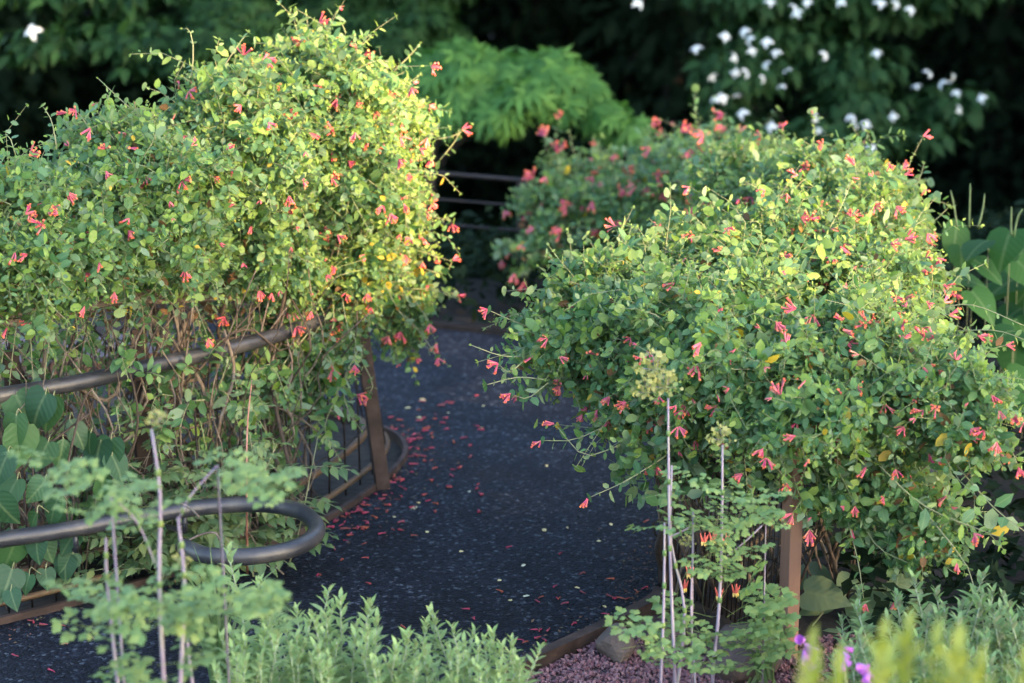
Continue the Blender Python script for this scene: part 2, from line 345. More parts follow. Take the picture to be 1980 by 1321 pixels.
# soil of the bed inside the rail, a little lower than the path; gravel bed at the lower right
V,T=poly_sheet(np.concatenate([edge[3:], [[.3,3.2,0],[.9,3.2,0],[.9,4.9,0],[.72,5.2,0]]]), -.004)
struct('gravel_bed', Geo().add(V,T), M_MULCHB)
def strip(line, h0, h1, th):
    """upright plate following a line"""
    line=np.asarray(line,float); t=nrm(np.gradient(line,axis=0)); nn=np.stack([-t[:,1],t[:,0],0*t[:,0]],1)
    K=len(line); a=line+nn*th/2; b=line-nn*th/2
    V=np.concatenate([a+[0,0,h0],a+[0,0,h1],b+[0,0,h1],b+[0,0,h0]]); T=[]
    for k in range(K-1):
        for r in range(4):
            p=r*K+k; q=((r+1)%4)*K+k; T+=[(p,q,q+1),(p,q+1,p+1)]
    T+=[(0,K,2*K),(0,2*K,3*K),(K-1,3*K-1,2*K-1),(K-1,4*K-1,3*K-1)]
    return V,T
struct('kerb', Geo().add(*strip(kerb_s,-.05,.018,.014)), M_STEEL)
struct('bed_edging', Geo().add(*strip(spline(edge[2:],30),-.03,.035,.03)), M_STEEL)
struct('far_kerb', Geo().add(*strip(spline(far+[0,.03,0],30),-.03,.015,.03)), M_WIRE)

# chips of the gravel bed
OCT=(np.array([[1,0,0],[-1,0,0],[0,1,0],[0,-1,0],[0,0,1],[0,0,-1]],float)*[1,.75,.5], np.array([(0,2,4),(2,1,4),(1,3,4),(3,0,4),(2,0,5),(1,2,5),(3,1,5),(0,3,5)]), np.zeros((6,2)), np.zeros(8,int))
n=9000; gx=rng.uniform(.02,.85,n); gy=rng.uniform(4.75,5.45,n)
a0,b0=G(1010,1302),G(1258,1182)
side=(b0[0]-a0[0])*(gy-a0[1])-(b0[1]-a0[1])*(gx-a0[0])
ok=side<-.012; gx,gy=gx[ok],gy[ok]; n=len(gx)
stuff('gravel', Geo().inst(OCT, frames(rnd(n),rnd(n)), np.stack([gx,gy,rng.uniform(0,.008,n)],1), rng.uniform(.004,.010,(n,1))), M_MULCH, False)
# loose stone chips on the asphalt
n=3000; gx=rng.uniform(-1.5,.5,n); gy=rng.uniform(5.0,8.6,n)
from mathutils.geometry import intersect_point_tri_2d
poly=np.concatenate([far, edge, near, kerb_s])[:,:2]
def inside(px,py):
    x1,y1=poly[:,0],poly[:,1]; x2,y2=np.roll(x1,-1),np.roll(y1,-1)
    c=((y1[None]>py[:,None])!=(y2[None]>py[:,None]))&(px[:,None]<(x2-x1)[None]*(py[:,None]-y1[None])/(y2-y1+1e-12)[None]+x1[None])
    return c.sum(1)%2==1
ok=inside(gx,gy); gx,gy=gx[ok],gy[ok]; n=len(gx)
M_CHIP=plain('asphalt_chip', [(.005,.007,.011),(.012,.015,.022),(.02,.024,.032),(.008,.011,.016)], .7, 12, spec=.15, perobj=True)
stuff('loose_grit', Geo().inst(OCT, frames(rnd(n)*[1,1,.2],np.array([[0,0,1.]])+.3*rnd(n)), np.stack([gx,gy,np.full(n,.001)],1), rng.uniform(.0025,.006,(n,1))), M_CHIP, False)

# ------------------------------------------------------------------ rocks
def rock(name, c, s, mat, label, seed):
    import bmesh
    bm=bmesh.new(); bmesh.ops.create_icosphere(bm,subdivisions=3,radius=1)
    r=np.random.default_rng(seed); pl=nrm(r.normal(size=(14,3))); dd=r.uniform(.62,.95,14)
    for v in bm.verts:
        p=np.array(v.co); 
        for k in range(14):
            e=p@pl[k]-dd[k]
            if e>0: p=p-pl[k]*e*.9
        v.co=p*np.array(s)
    me=bpy.data.meshes.new(name); bm.to_mesh(me); bm.free(); me.materials.append(mat)
    o=bpy.data.objects.new(name,me); C.objects.link(o); o.location=np.array(c)+[0,0,s[2]*.6]; o.rotation_euler=(0.1,0,seed)
    o['label']=label; o['category']='rock'; return o
rock('rock', G(1192,1272), (.055,.05,.058), M_ROCK, 'small upright brown rock beside the steel bed edging', 2)
rock('rock', G(1445,1300)+[0,.02,0], (.125,.09,.075), M_ROCKD, 'large dark purplish rock at the foot of the brown post', 4)
rock('rock', G(1290,1238), (.06,.05,.03), M_ROCKD, 'low dark rock half hidden behind the lilac meadow rue stems', 7)

# ------------------------------------------------------------------ railings
def rail_t(px): return 5.9+max(0,px)/580*.62
railL=root('garden_railing','low curved railing with dark pipe handrails round the left honeysuckle bed','railing',tuple(G(540,1050)))
up=[G(-260,812,.545),G(-120,790,.545),G(0,765,.545),G(150,740,.545),G(300,706,.545),G(450,672,.545),G(580,634,.545)]
up=up+[up[-1]+np.array([.10,.20,0]),up[-1]+np.array([.13,.42,0]),up[-1]+np.array([.06,.66,0]),up[-1]+np.array([-.3,.85,0]),up[-1]+np.array([-1.3,.85,0])]
up_s=spline(up,80)
part(railL,'handrail',Geo().add(*tube(up_s,.0205,14)),M_PIPE)
lo=[(-250,1085),(-120,1064),(0,1044),(110,1028),(200,1012),(300,995),(400,980),(500,975),(572,986),(606,1008),(612,1030),(588,1052),(540,1068),(470,1077),(400,1074),(356,1058)]
lo_s=spline([G(x,y,.25) for x,y in lo],90)
hook=part(railL,'lower_handrail',Geo().add(*tube(lo_s,.0205,14)),M_PIPE,label='lower pipe handrail ending in an open hooked loop')
part(hook,'end_cap',Geo().add(*tube([lo_s[-1]+(lo_s[-1]-lo_s[-2])*.1,lo_s[-1]+(lo_s[-1]-lo_s[-2])*.45],.0215,14)),M_WIRE)  # dark sleeve stands in for the shaded hollow of the open pipe
# joints where pipe lengths are sleeved
for k in (26,52): part(railL,'pipe_collar',Geo().add(*tube(up_s[k:k+2],.0218,14)),M_PIPE)
def post(px,py,h,sx,sy,rz,top=(0,0),z=-.05,mat=M_STEEL,par=None,label=None):
    return bevel(part(par or railL,'post',Geo().add(*box(G(px,py)+[0,0,z],sx,sy,h,rz,top)),mat,False,label=label),.002)
post(744,944,.66,.04,.03,.3,(-.075,-.02),label='brown post at the tip of the curved railing')
post(532,935,.62,.06,.012,.5,(-.02,0))
post(285,1065,.66,.04,.02,.4,(0,0))
post(45,1120,.66,.04,.02,.3,(0,0))
post(-190,1190,.66,.04,.02,.3,(0,0))
for px in (60,330,520):
    p=G(px,0 if False else 1000,.25)
inner=kerb_s+np.stack([-nrm(np.gradient(kerb_s,axis=0))[:,1],nrm(np.gradient(kerb_s,axis=0))[:,0],np.zeros(90)],1)*(.055)
part(railL,'bottom_rail',Geo().add(*tube(inner[5:80]+[0,0,.03],.009,6)),M_ROD)
inner2=kerb_s+np.stack([-nrm(np.gradient(kerb_s,axis=0))[:,1],nrm(np.gradient(kerb_s,axis=0))[:,0],np.zeros(90)],1)*(.12)
part(railL,'middle_rail',Geo().add(*tube(inner2[5:72]+[0,0,.075],.011,6)),M_ROD)
g=Geo(); ss=spline(inner[5:80],70)
for k in range(len(ss)):
    up_near=up_s[np.argmin(((up_s-ss[k])[:,:2]**2).sum(1))]
    if k%2==0: g.add(*tube([ss[k]+[0,0,.0],(ss[k]*.3+up_near*.7)*[1,1,0]+[0,0,.40]],.0028,4))
for h,f in ((.15,.25),(.27,.5),(.39,.7)):
    g.add(*tube([s*[1,1,0]*(1-f)+up_s[np.argmin(((up_s-s)[:,:2]**2).sum(1))]*[1,1,0]*f+[0,0,h] for s in ss],.0025,4))
part(railL,'wire_panel',g,M_WIRE)
for k in (8,20,33):   # brackets carrying the lower handrail
    p=lo_s[k]; q=inner[np.argmin(((inner-p)[:,:2]**2).sum(1))]
    part(railL,'bracket',Geo().add(*tube([p+[0,0,-.018],p+[0,.01,-.06],q+[0,.02,.16]],.007,6)),M_PIPE)

bd=root('board','wide flat weathered brown board behind the tangled stems at the far left','board',tuple(G(150,760)))
p0,p1,p2,p3=P(-230,668,6.75),P(330,642,6.95),P(330,704,6.72),P(-230,735,6.5)
zt=(p0[2]+p1[2])/2; q=[np.array([v[0],v[1],zt]) for v in (p3,p2,p1,p0)]
for k in range(3):
    f0,f1=k/3+.006,(k+1)/3-.006
    A=[q[0]*(1-f0)+q[3]*f0,q[1]*(1-f0)+q[2]*f0,q[1]*(1-f1)+q[2]*f1,q[0]*(1-f1)+q[3]*f1]
    V=np.array([a+[0,0,-.045] for a in A]+A); bevel(part(bd,'plank',Geo().add(V,[(0,1,5),(0,5,4),(1,2,6),(1,6,5),(2,3,7),(2,7,6),(3,0,4),(3,4,7),(4,5,6),(4,6,7),(0,2,1),(0,3,2)]),M_BOARD,False),.004)
for a in (.15,.55,.93):
    c=(q[0]*(1-a)+q[1]*a)*.5+(q[3]*(1-a)+q[2]*a)*.5; part(bd,'leg',Geo().add(*box((c[0],c[1],-.02),.05,.16,zt-.025,.1)),M_BOARD,False)

railR=root('garden_railing','railing on one brown flat post under the right honeysuckle with hooked pipe end','railing',tuple(G(1525,1268)))
b=G(1522,1266); post(1522,1268,.62,.031,.05,.34,(0.004,.01),z=-.02,mat=M_POST,par=railR)
b2=G(1290,1130); part(railR,'post',Geo().add(*box((b2[0],b2[1],-.02),.03,.05,.5,.3)),M_STEEL,False)
zr=.42
rp=[G(1340,852,zr),G(1440,884,zr),G(1560,918,zr),G(1660,938,zr),G(1735,942,zr),G(1785,926,zr),G(1796,900,zr),G(1775,876,zr),G(1700,862,zr)]
part(railR,'handrail',Geo().add(*tube(spline(rp,60),.0205,14)),M_PIPE)
g=Geo(); wl=spline([G(1300,1135),G(1400,1192),G(1510,1256)],26)
for k in range(26): g.add(*tube([wl[k],wl[k]+[0.02,.03,.40]],.0025,4))
for h in (.08,.2,.32): g.add(*tube(wl+[.05*h,.07*h,h],.0025,4))
part(railR,'wire_panel',g,M_WIRE)

railB=root('garden_railing','dark far railing of three pipes crossing the gap behind the path','railing',tuple(G(900,600)))
for py,r in ((338,.009),(388,.005),(436,.006)):
    part(railB,'pipe_rail',Geo().add(*tube([P(760,py-8,9.3),P(880,py,9.2),P(1000,py+10,9.1),P(1250,py+24,9.0)],r,10)),M_WIRE)
for px in (830,1010,1210):
    p=P(px,336+(px-880)*.08,9.25); part(railB,'post',Geo().add(*box((p[0],p[1]+.02,-.05),.035,.035,p[2]+.03,.1)),M_STEEL,False)

# ------------------------------------------------------------------ flower clusters (shared meshes)
def trumpet(g, base, d, L, droop, rr, fade=1.0):
    s=np.array([0,.3,.6,.9,1]); pts=base+np.outer(s*L,d)+np.outer(s**2*L*droop,[0,0,-1])
    rad=np.array([.0013,.0019,.0026,.0030,.0044])*rr
    V,T,U=tube(pts,rad,5,cap=False); mi=np.repeat([0,0,0,1],10)[:len(T)]
    g.add(V,T,U,mi)
    c=pts[-1]-d*.003; n0=g.n; g.add(np.concatenate([V[-5:],[c]]),[(0,1,5),(1,2,5),(2,3,5),(3,4,5),(4,0,5)],mi=1)
CLUST=[]
for k in range(10):
    r=np.random.default_rng(100+k); g=Geo(); nn=[3,7,9,11,8,5,10,2,6,12][k]
    for q in range(nn):
        a=r.uniform(0,2*math.pi); e=r.uniform(.1,.75)*(1.15 if nn>4 else 1.0)
        d=np.array([math.cos(e),math.sin(e)*math.cos(a),math.sin(e)*math.sin(a)])
        trumpet(g,d*.002+r.normal(size=3)*.0015,d,r.uniform(.026,.042),.12,r.uniform(.85,1.15))
    CLUST.append(mesh('flower_cluster',g.arr(),[M_RED,M_TIP]))

for k in range(3):   # closed buds
    r=np.random.default_rng(150+k); g=Geo()
    for q in range(5+2*k):
        a=r.uniform(0,2*math.pi); e=r.uniform(.1,.7); d=np.array([math.cos(e),math.sin(e)*math.cos(a),math.sin(e)*math.sin(a)])
        L=r.uniform(.010,.024); sv=np.linspace(0,1,4); g.add(*tube(d*.002+np.outer(sv*L,d),[.0008,.0014,.0021,.0008],4,True),mi=0)
    CLUST.append(mesh('flower_cluster',g.arr(),[M_RED,M_TIP]))
HM=[M_HON,M_NEW,M_OLD,M_STEM,M_DRY]
LEAFME={}
def leaf_mesh(tpl,mat,key):
    if key not in LEAFME: LEAFME[key]=mesh('leaf',tpl,[mat]); 
    return LEAFME[key]
TP=[OVAL,OVAL2,OVAL3,DISC]

def grow(start, dirs, L, K=9, grav=.35, wob=.25):
    """S shoots of K nodes each; returns node points (S,K,3)"""
    S=len(start); p=start.copy(); d=nrm(dirs); out=[p.copy()]; step=(L/(K-1))[:,None]
    for k in range(K-1):
        d=nrm(d+rng.normal(size=(S,3))*wob*.5+np.array([0,0,-1])*grav*.16*(k/K)*2)
        p=p+d*step; out.append(p.copy())
    return np.stack(out,1)
def leaf_pairs(N, size, young, ks):
    """opposite leaf pairs at the nodes ks of shoots N; returns axis, normal, pos, size, mat, tplid"""
    S,K,_=N.shape; t=nrm(np.gradient(N,axis=1)); ax=[];nm=[];ps=[];sz=[];mt=[];tp=[]
    a0=rng.uniform(0,2*math.pi,S); fs=rng.choice([.55,.75,1.0,1.2],S,p=[.22,.3,.33,.15])
    for k in ks:
        tk=t[:,k]; ref=np.where(np.abs(tk[:,2:3])>.8,[1.,0,0],[0,0,1.]); u=nrm(np.cross(tk,ref)); v=np.cross(tk,u)
        a=a0+k*math.pi/2+rng.normal(size=S)*.3
        for sg in (1,-1):
            sd=(u*np.cos(a)[:,None]+v*np.sin(a)[:,None])*sg
            x=nrm(sd+tk*rng.uniform(.25,.75,(S,1))+np.array([0,0,-.15])+rng.normal(size=(S,3))*.18)
            nn=tk*.7+np.array([0,0,.42])+rng.normal(size=(S,3))*.55
            prof=(.62+.5*math.sin(math.pi*min(1,(k+.6)/K)))*(1.0 if k<K-2 else .62)
            ax.append(x);nm.append(nn);ps.append(N[:,k]+x*.003);sz.append(size*fs*prof*rng.uniform(.7,1.25,S))
            yk=rng.uniform(size=S)<young*(.15+1.3*(k/K)**2); m=np.where(yk,1,0); mt.append(m)
            tp.append(rng.choice(3,S,p=[.5,.3,.2]))
    return [np.concatenate(q) for q in (ax,nm,ps,sz,mt,tp)]

def bush(name, label, base, ells, dens, seed, nfl, fscale=1.0, leafsize=.041, young=.45, nobj=300, stems=None, yellow=0, fl_in=None, group='coral honeysuckle vines growing over the railings', clear=None):
    global rng; rng=np.random.default_rng(seed)
    rt=root(name,label,'honeysuckle',tuple(base),group)
    cs=np.array([P(e[0],e[1],e[2]) for e in ells]); rs=np.array([e[3:6] for e in ells]); dn=np.array([e[6] if len(e)>6 else 1 for e in ells])
    def shell(n):
        ar=4*math.pi*(((rs[:,0]*rs[:,1])**1.6+(rs[:,0]*rs[:,2])**1.6+(rs[:,1]*rs[:,2])**1.6)/3)**(1/1.6)
        i=rng.choice(len(cs),n,p=ar*dn/(ar*dn).sum()); u=rnd(n); p=cs[i]+u*rs[i]; nn=nrm(u/rs[i])
        ins=np.zeros(n,bool)
        for j in range(len(cs)): ins|=(i!=j)&((((p-cs[j])/rs[j])**2).sum(1)<.8)
        keep=~ins & (rng.uniform(size=n)<np.where(nn[:,2]<-.35,.45,1)) & (rng.uniform(size=n)<np.where(nn[:,1]>.4,.4,1))
        return p[keep],nn[keep],ar@dn
    _,_,A=shell(10)
    p,nn,_=shell(int(A*dens))
    lump=.035*np.sin(p@np.array([14.,9,3])+seed)+.03*np.sin(p@np.array([-9.,13,17])) 
    S=len(p); L=rng.uniform(.075,.15,S)*np.where(rng.uniform(size=S)<.09,1.8,1)
    dirs=nn*.75+rnd(S)*.75+np.array([0,0,.32]); start=p-nn*(rng.uniform(.06,.15,S)-lump)[:,None]
    N=grow(start,dirs,L,10,.6,.5)
    ax,nm,ps,sz,mt,tp=leaf_pairs(N,leafsize,young,range(1,10))
    # perfoliate discs under the tips
    t=nrm(N[:,-1]-N[:,-2]); hasd=rng.uniform(size=S)<.33; di=np.where(hasd)[0]
    ax=np.concatenate([ax,np.cross(t[di],rnd(len(di)))]);nm=np.concatenate([nm,t[di]+np.array([0,0,.25])]);ps=np.concatenate([ps,N[di,-1]]);sz=np.concatenate([sz,leafsize*rng.uniform(.75,1.15,len(di))]);mt=np.concatenate([mt,np.where(rng.uniform(size=len(di))<.4,1,0)]);tp=np.concatenate([tp,np.full(len(di),3)])
    # small unopened tip leaves and bud spikes
    ti=np.where(~hasd)[0]
    for q in range(6):
        x=nrm(t[ti]+rnd(len(ti))*.6); ax=np.concatenate([ax,x]);nm=np.concatenate([nm,rnd(len(ti))]);ps=np.concatenate([ps,N[ti,-1]]);sz=np.concatenate([sz,leafsize*rng.uniform(.22,.42,len(ti))]);mt=np.concatenate([mt,np.ones(len(ti),int)]);tp=np.concatenate([tp,np.full(len(ti),2)])
    # older leaves deep inside
    ni=int(S*1.6); i=rng.choice(len(cs),ni); pi=cs[i]+rnd(ni)*rs[i]*(rng.uniform(.45,.9,(ni,1)))
    ax=np.concatenate([ax,rnd(ni)]);nm=np.concatenate([nm,rnd(ni)+[0,0,.6]]);ps=np.concatenate([ps,pi]);sz=np.concatenate([sz,leafsize*rng.uniform(.7,1.2,ni)]);mt=np.concatenate([mt,np.where(rng.uniform(size=ni)<.10,4,0)]);tp=np.concatenate([tp,rng.choice(3,ni)])
    if yellow:
        pass
    if clear is not None:
        k=clear(ps); ax,nm,ps,sz,mt,tp=[q[k] for q in (ax,nm,ps,sz,mt,tp)]
    low=np.array([c[2]-r[2]*.5 for c,r in zip(cs,rs)]).min()
    if yellow:   # yellowed leaves along the underside
        k=np.where((rng.uniform(size=len(ps))<yellow)&(mt==0)&(ps[:,2]<cs[:,2].mean()))[0]; mt[k]=2
    u_=rng.uniform(size=len(ps)); mt=np.where((u_<.007)&(mt<2),4,np.where((u_<.014)&(mt<2),2,mt))
    Rm=frames(ax,nm)
    # which leaves show largest from the photograph's place
    fwd=np.array([0,math.cos(PITCH),-math.sin(PITCH)]); upv=np.array([0,math.sin(PITCH),math.cos(PITCH)])
    rel=ps+ax*sz[:,None]*.5-CAM; dz=rel@fwd; qx=990+FPX*rel[:,0]/dz; qy=660.5-FPX*(rel@upv)/dz
    inf=(qx>5)&(qx<1975)&(qy>5)&(qy<1316)
    area=(sz/dz)**2*np.abs((Rm[:,:,2]*nrm(rel)).sum(1))*np.where(tp==3,1.3,1)*inf
    g=Geo()
    for k in range(4):
        s=tp==k; g.inst(TP[k],Rm[s],ps[s],sz[s],mt[s])
    V,T,_,_=g.arr(); bv=BVHTree.FromPolygons(V.tolist(),T.tolist(),all_triangles=True)
    order=np.argsort(-area); chosen=[]
    cv=Vector(CAM)
    for k in order[:6000]:
        if len(chosen)>=nobj: break
        c=ps[k]+(ax[k]*sz[k]*.5 if tp[k]<3 else 0); d=Vector(c)-cv; h=bv.ray_cast(cv,d.normalized())
        if h[0] is not None and h[3]>d.length-.012: chosen.append(k)
    isobj=np.zeros(len(ps),bool); isobj[chosen]=True
    g=Geo()
    for k in range(4):
        s=(tp==k)&~isobj; g.inst(TP[k],Rm[s],ps[s],sz[s],mt[s])
    part(rt,'foliage',g,HM,kind='stuff')
    for k in chosen:
        place(rt,'leaf',leaf_mesh(TP[tp[k]],HM[mt[k]],('h',tp[k],mt[k])),Rm[k],ps[k],float(sz[k]))
    rr=np.linspace(.0012,.0006,4)[None].repeat(S,0); part(rt,'twigs',Geo().add(*tubes(N[:,[0,3,6,9]],rr,3)),M_STEM,kind='stuff')
    # flower clusters at visible tips
    rel=N[:,-1]-CAM; dz=rel@fwd; qx=990+FPX*rel[:,0]/dz; qy=660.5-FPX*(rel@upv)/dz
    cand=[]
    for k in rng.permutation(S):
        if not(0<qx[k]<1980 and 0<qy[k]<1321): 
            continue
        if fl_in is not None and rng.uniform()>fl_in(qx[k],qy[k]): continue
        d=Vector(N[k,-1])-cv; h=bv.ray_cast(cv,d.normalized())
        if h[0] is None or h[3]>d.length-.03: cand.append(k)
        if len(cand)>=nfl: break
    for k in cand:
        x=nrm(t[k]*.8+rnd(1)[0]*.5+np.array([0,-.2,-.45])); c=random.choices(range(13),[3,5,5,3,5,4,4,3,5,2,4,4,4])[0]
        place(rt,'flower_cluster',CLUST[c],frames(x[None],rnd(1))[0],N[k,-1]+t[k]*.004-nrm(rel[k])*.010,random.uniform(.5,.82)*fscale)
    return rt,bv

def long_shoot(rt, pts, nleaf, size=.038, flower=False, r=.0017, mat=None, disc=True, every=1):
    """one long shoot reaching out of a bush: stem with its own leaves"""
    s=spline(pts,max(6,nleaf+1))
    sh=part(rt,'shoot',Geo().add(*tube(s,np.linspace(r,r*.5,len(s)),5)),M_STEM)
    ax,nm,ps,sz,mt,tp=leaf_pairs(s[None],size,.35,range(1,len(s)-1,every)); Rm=frames(ax,nm)
    for k in range(len(ps)): place(sh,'leaf',leaf_mesh(TP[tp[k]],HM[mt[k]],('h',tp[k],mt[k])),Rm[k],ps[k],float(sz[k]))
    t=nrm(s[-1]-s[-2])
    if disc: place(sh,'leaf',leaf_mesh(DISC,M_HON,('h',3,0)),frames(np.cross(t,rnd(1)[0])[None],(t+[0,0,.3])[None])[0],s[-1],size*.8)
    if flower: place(sh,'flower_cluster',CLUST[random.choice([1,2,4,8])],frames((t*.7+np.array([0,-.1,-.6]))[None],rnd(1))[0],s[-1]+t*.004,random.uniform(.6,.8))
    else:
        for q in range(5): place(sh,'leaf',leaf_mesh(OVAL3,M_NEW,('h',2,1)),frames((t+rnd(1)[0]*.6)[None],rnd(1))[0],s[-1],size*random.uniform(.2,.4))
    return sh

# ------------------------------------------------------------------ left honeysuckle
E_L=[(-100,480,5.75,.33,.28,.2),(110,455,5.92,.28,.28,.19),(290,395,6.15,.28,.30,.235),(450,330,6.4,.27,.30,.28),(600,295,6.65,.28,.32,.32),(705,330,6.85,.2,.28,.33),(745,430,6.95,.14,.2,.2),
     (60,560,5.85,.2,.1,.06,.7),(240,530,6.05,.2,.1,.07,.8),(420,500,6.3,.2,.12,.12,.9),(530,520,6.5,.16,.12,.13,.8),(640,520,6.7,.2,.16,.16,.9),(610,690,6.68,.10,.07,.15,.9),(655,610,6.72,.1,.07,.1,.8),(790,585,7.1,.09,.08,.1,.75),(600,600,6.65,.12,.08,.1,.6),(775,625,7.15,.09,.07,.13,.8)]
honL,bvL=bush('honeysuckle','large honeysuckle with sunlit yellow-green crown over the left railing',G(420,1060),E_L,1230,21,175,leafsize=.0265,young=.6,yellow=.06,
    fl_in=lambda x,y: 1.0 if x>560 else .6)
def LS(rt,pp,n,**k): long_shoot(rt,[P(*q) for q in pp],n,**k)
LS(honL,[(370,150,6.3),(374,95,6.3),(366,58,6.3),(353,56,6.3)],4,size=.018,disc=False)
LS(honL,[(270,225,6.15),(230,190,6.15),(190,152,6.15)],6,size=.022,disc=False)
LS(honL,[(180,260,6.05),(160,230,6.05),(148,215,6.03)],3,size=.02,flower=True)
LS(honL,[(110,290,6.0),(100,235,6.0),(82,205,6.0)],4,size=.026)
LS(honL,[(30,300,5.9),(18,265,5.9),(2,268,5.9)],3,size=.02,flower=True)
LS(honL,[(590,130,6.7),(598,75,6.7),(592,30,6.7)],6,size=.026,disc=False)
LS(honL,[(640,120,6.75),(668,70,6.75),(655,35,6.75)],5,size=.026)
LS(honL,[(760,140,6.9),(795,105,6.9),(812,85,6.9)],5,size=.024,disc=False)
LS(honL,[(420,150,6.4),(455,95,6.4),(480,62,6.4)],6,size=.028)
LS(honL,[(840,270,7.0),(880,262,7.0),(912,240,7.0)],5,size=.022)
LS(honL,[(850,310,7.0),(875,280,7.0),(892,252,7.0)],3,size=.024,flower=True)
LS(honL,[(840,440,7.0),(862,420,7.0),(872,430,7.0)],3,size=.022,flower=True)
LS(honL,[(820,520,7.0),(860,530,7.0),(874,505,7.0)],4,size=.024,flower=True)
LS(honL,[(780,560,6.95),(830,560,6.95),(885,578,6.95)],6,size=.022)
LS(honL,[(770,600,6.95),(810,640,6.95),(845,690,6.93)],7,size=.026,flower=True)
LS(honL,[(770,540,6.95),(815,600,6.95),(830,625,6.93)],5,size=.024,flower=True)
LS(honL,[(690,680,6.8),(720,740,6.8),(712,765,6.78)],5,size=.026,flower=True)
LS(honL,[(640,700,6.75),(660,780,6.72),(688,765,6.7)],5,size=.028,flower=True)
LS(honL,[(560,620,6.6),(610,640,6.6),(634,632,6.58)],5,size=.026,flower=True)
# shoots trailing down through the stems
rng=np.random.default_rng(77)
for k in range(34):
    px=rng.uniform(-10,600); y0=rng.uniform(540,640); t0=rail_t(px)+.12+rng.uniform(-.06,.14); dx=rng.uniform(-70,70); ln=rng.uniform(60,230)*(1.0 if px<250 else 1.5)
    LS(honL,[(px,y0,t0),(px+dx*.6,y0+ln*.5,t0-.03),(px+dx,y0+ln,t0-.05)],int(ln/22)+2,size=.032,disc=False,every=1)
for k in range(34):
    px=rng.uniform(545,700); y0=rng.uniform(550,680); t0=6.62+rng.uniform(-.08,.12); dx=rng.uniform(-90,60); ln=rng.uniform(60,200)*(1.25 if px<640 else .8)
    LS(honL,[(px,y0,t0),(px+dx*.7+rng.normal()*18,y0+ln*.4,t0-.05),(px+dx*.6+rng.normal()*18,y0+ln*.75,t0-.04),(px+dx,y0+ln,t0-.05)],int(ln/17)+3,size=.036,disc=False,flower=(k%6==0))
for k in range(44):
    px=rng.uniform(230,560); y0=rng.uniform(690,880); t0=rail_t(px)-.06+rng.uniform(-.05,.15); dx=rng.uniform(-60,60); dy=rng.uniform(-60,70)
    LS(honL,[(px,y0,t0),(px+dx*.5+rng.normal()*10,y0+dy*.3-12,t0-.03),(px+dx,y0+dy,t0-.05)],int((abs(dx)+abs(dy))/20)+3,size=.032,disc=False)
# woody tangle
for k in range(130):
    px=rng.uniform(-60,600); tt=rail_t(px)+rng.uniform(0,.35); zt=rng.uniform(.55,.85)
    g0=P(px,900,tt); m=6; pts=[]
    dx=rng.normal()*.12; kind=rng.uniform()
    for q in range(m):
        f=q/(m-1)
        pts.append([g0[0]+dx*f+rng.normal()*.035, g0[1]+rng.normal()*.03, .01+zt*f])
    if kind<.25:   # lying arcs along the rail
        z0=rng.uniform(.3,.62); Lx=rng.uniform(.25,.6); pts=[[g0[0]+Lx*(q/(m-1)-.5), g0[1]+Lx*(q/(m-1)-.5)*.9+rng.normal()*.02, z0+rng.normal()*.06] for q in range(m)]
    r=rng.choice([.0014,.0022,.0034,.006],p=[.32,.33,.25,.1]); s=spline(pts,14)
    part(honL,'woody_stem',Geo().add(*tube(s,np.linspace(r*1.15,r*.75,14),5)),M_WOOD if rng.uniform()<.72 else M_WOODD)
for k in range(5):
    y=rng.uniform(555,590); part(honL,'woody_stem',Geo().add(*tube(spline([P(-80,y+40,6.0),P(60,y+25+rng.normal()*8,6.05),P(200,y,6.15),P(330,y-15+rng.normal()*10,6.3),P(470,y-10,6.5)],16),.008,6)),M_WOOD)
for k in range(70):
    px=rng.uniform(-60,560); tt=rail_t(px)+rng.uniform(.15,.5); a=P(px,900,tt); dx=rng.normal()*.2; zt=rng.uniform(.4,.85); m=6
    s=spline([[a[0]+dx*q/5+rng.normal()*.04,a[1]+rng.normal()*.03,.01+zt*q/5] for q in range(m)],12); r=rng.choice([.0025,.004,.008],p=[.5,.35,.15])
    part(honL,'woody_stem',Geo().add(*tube(s,np.linspace(r*1.1,r*.8,12),5)),M_WOODD)
# dry hanging litter under the crown
n=500; px=rng.uniform(-40,560,n); q=np.array([P(a,rng.uniform(520,620),rail_t(a)+rng.uniform(.05,.35)) for a in px])
part(honL,'dry_leaves',Geo().inst(OVAL,frames(rnd(n),rnd(n)),q,rng.uniform(.018,.034,(n,1)),mi=0),[M_DRY],kind='stuff')
# twigs and shoots dense behind, low scrub inside the bed
n=2800; px=rng.uniform(-60,560,n); q=np.array([P(a,820,rail_t(a)+rng.uniform(.12,.5)) for a in px]); q[:,2]=np.where(rng.uniform(size=n)<.5,rng.uniform(.0,.28,n)**1.4,rng.uniform(.05,.62,n))
part(honL,'shaded_leaves',Geo().inst(OVAL2,frames(rnd(n),rnd(n)+[0,0,.6]),q,rng.uniform(.02,.04,(n,1)),mi=0),[M_HON],kind='stuff')

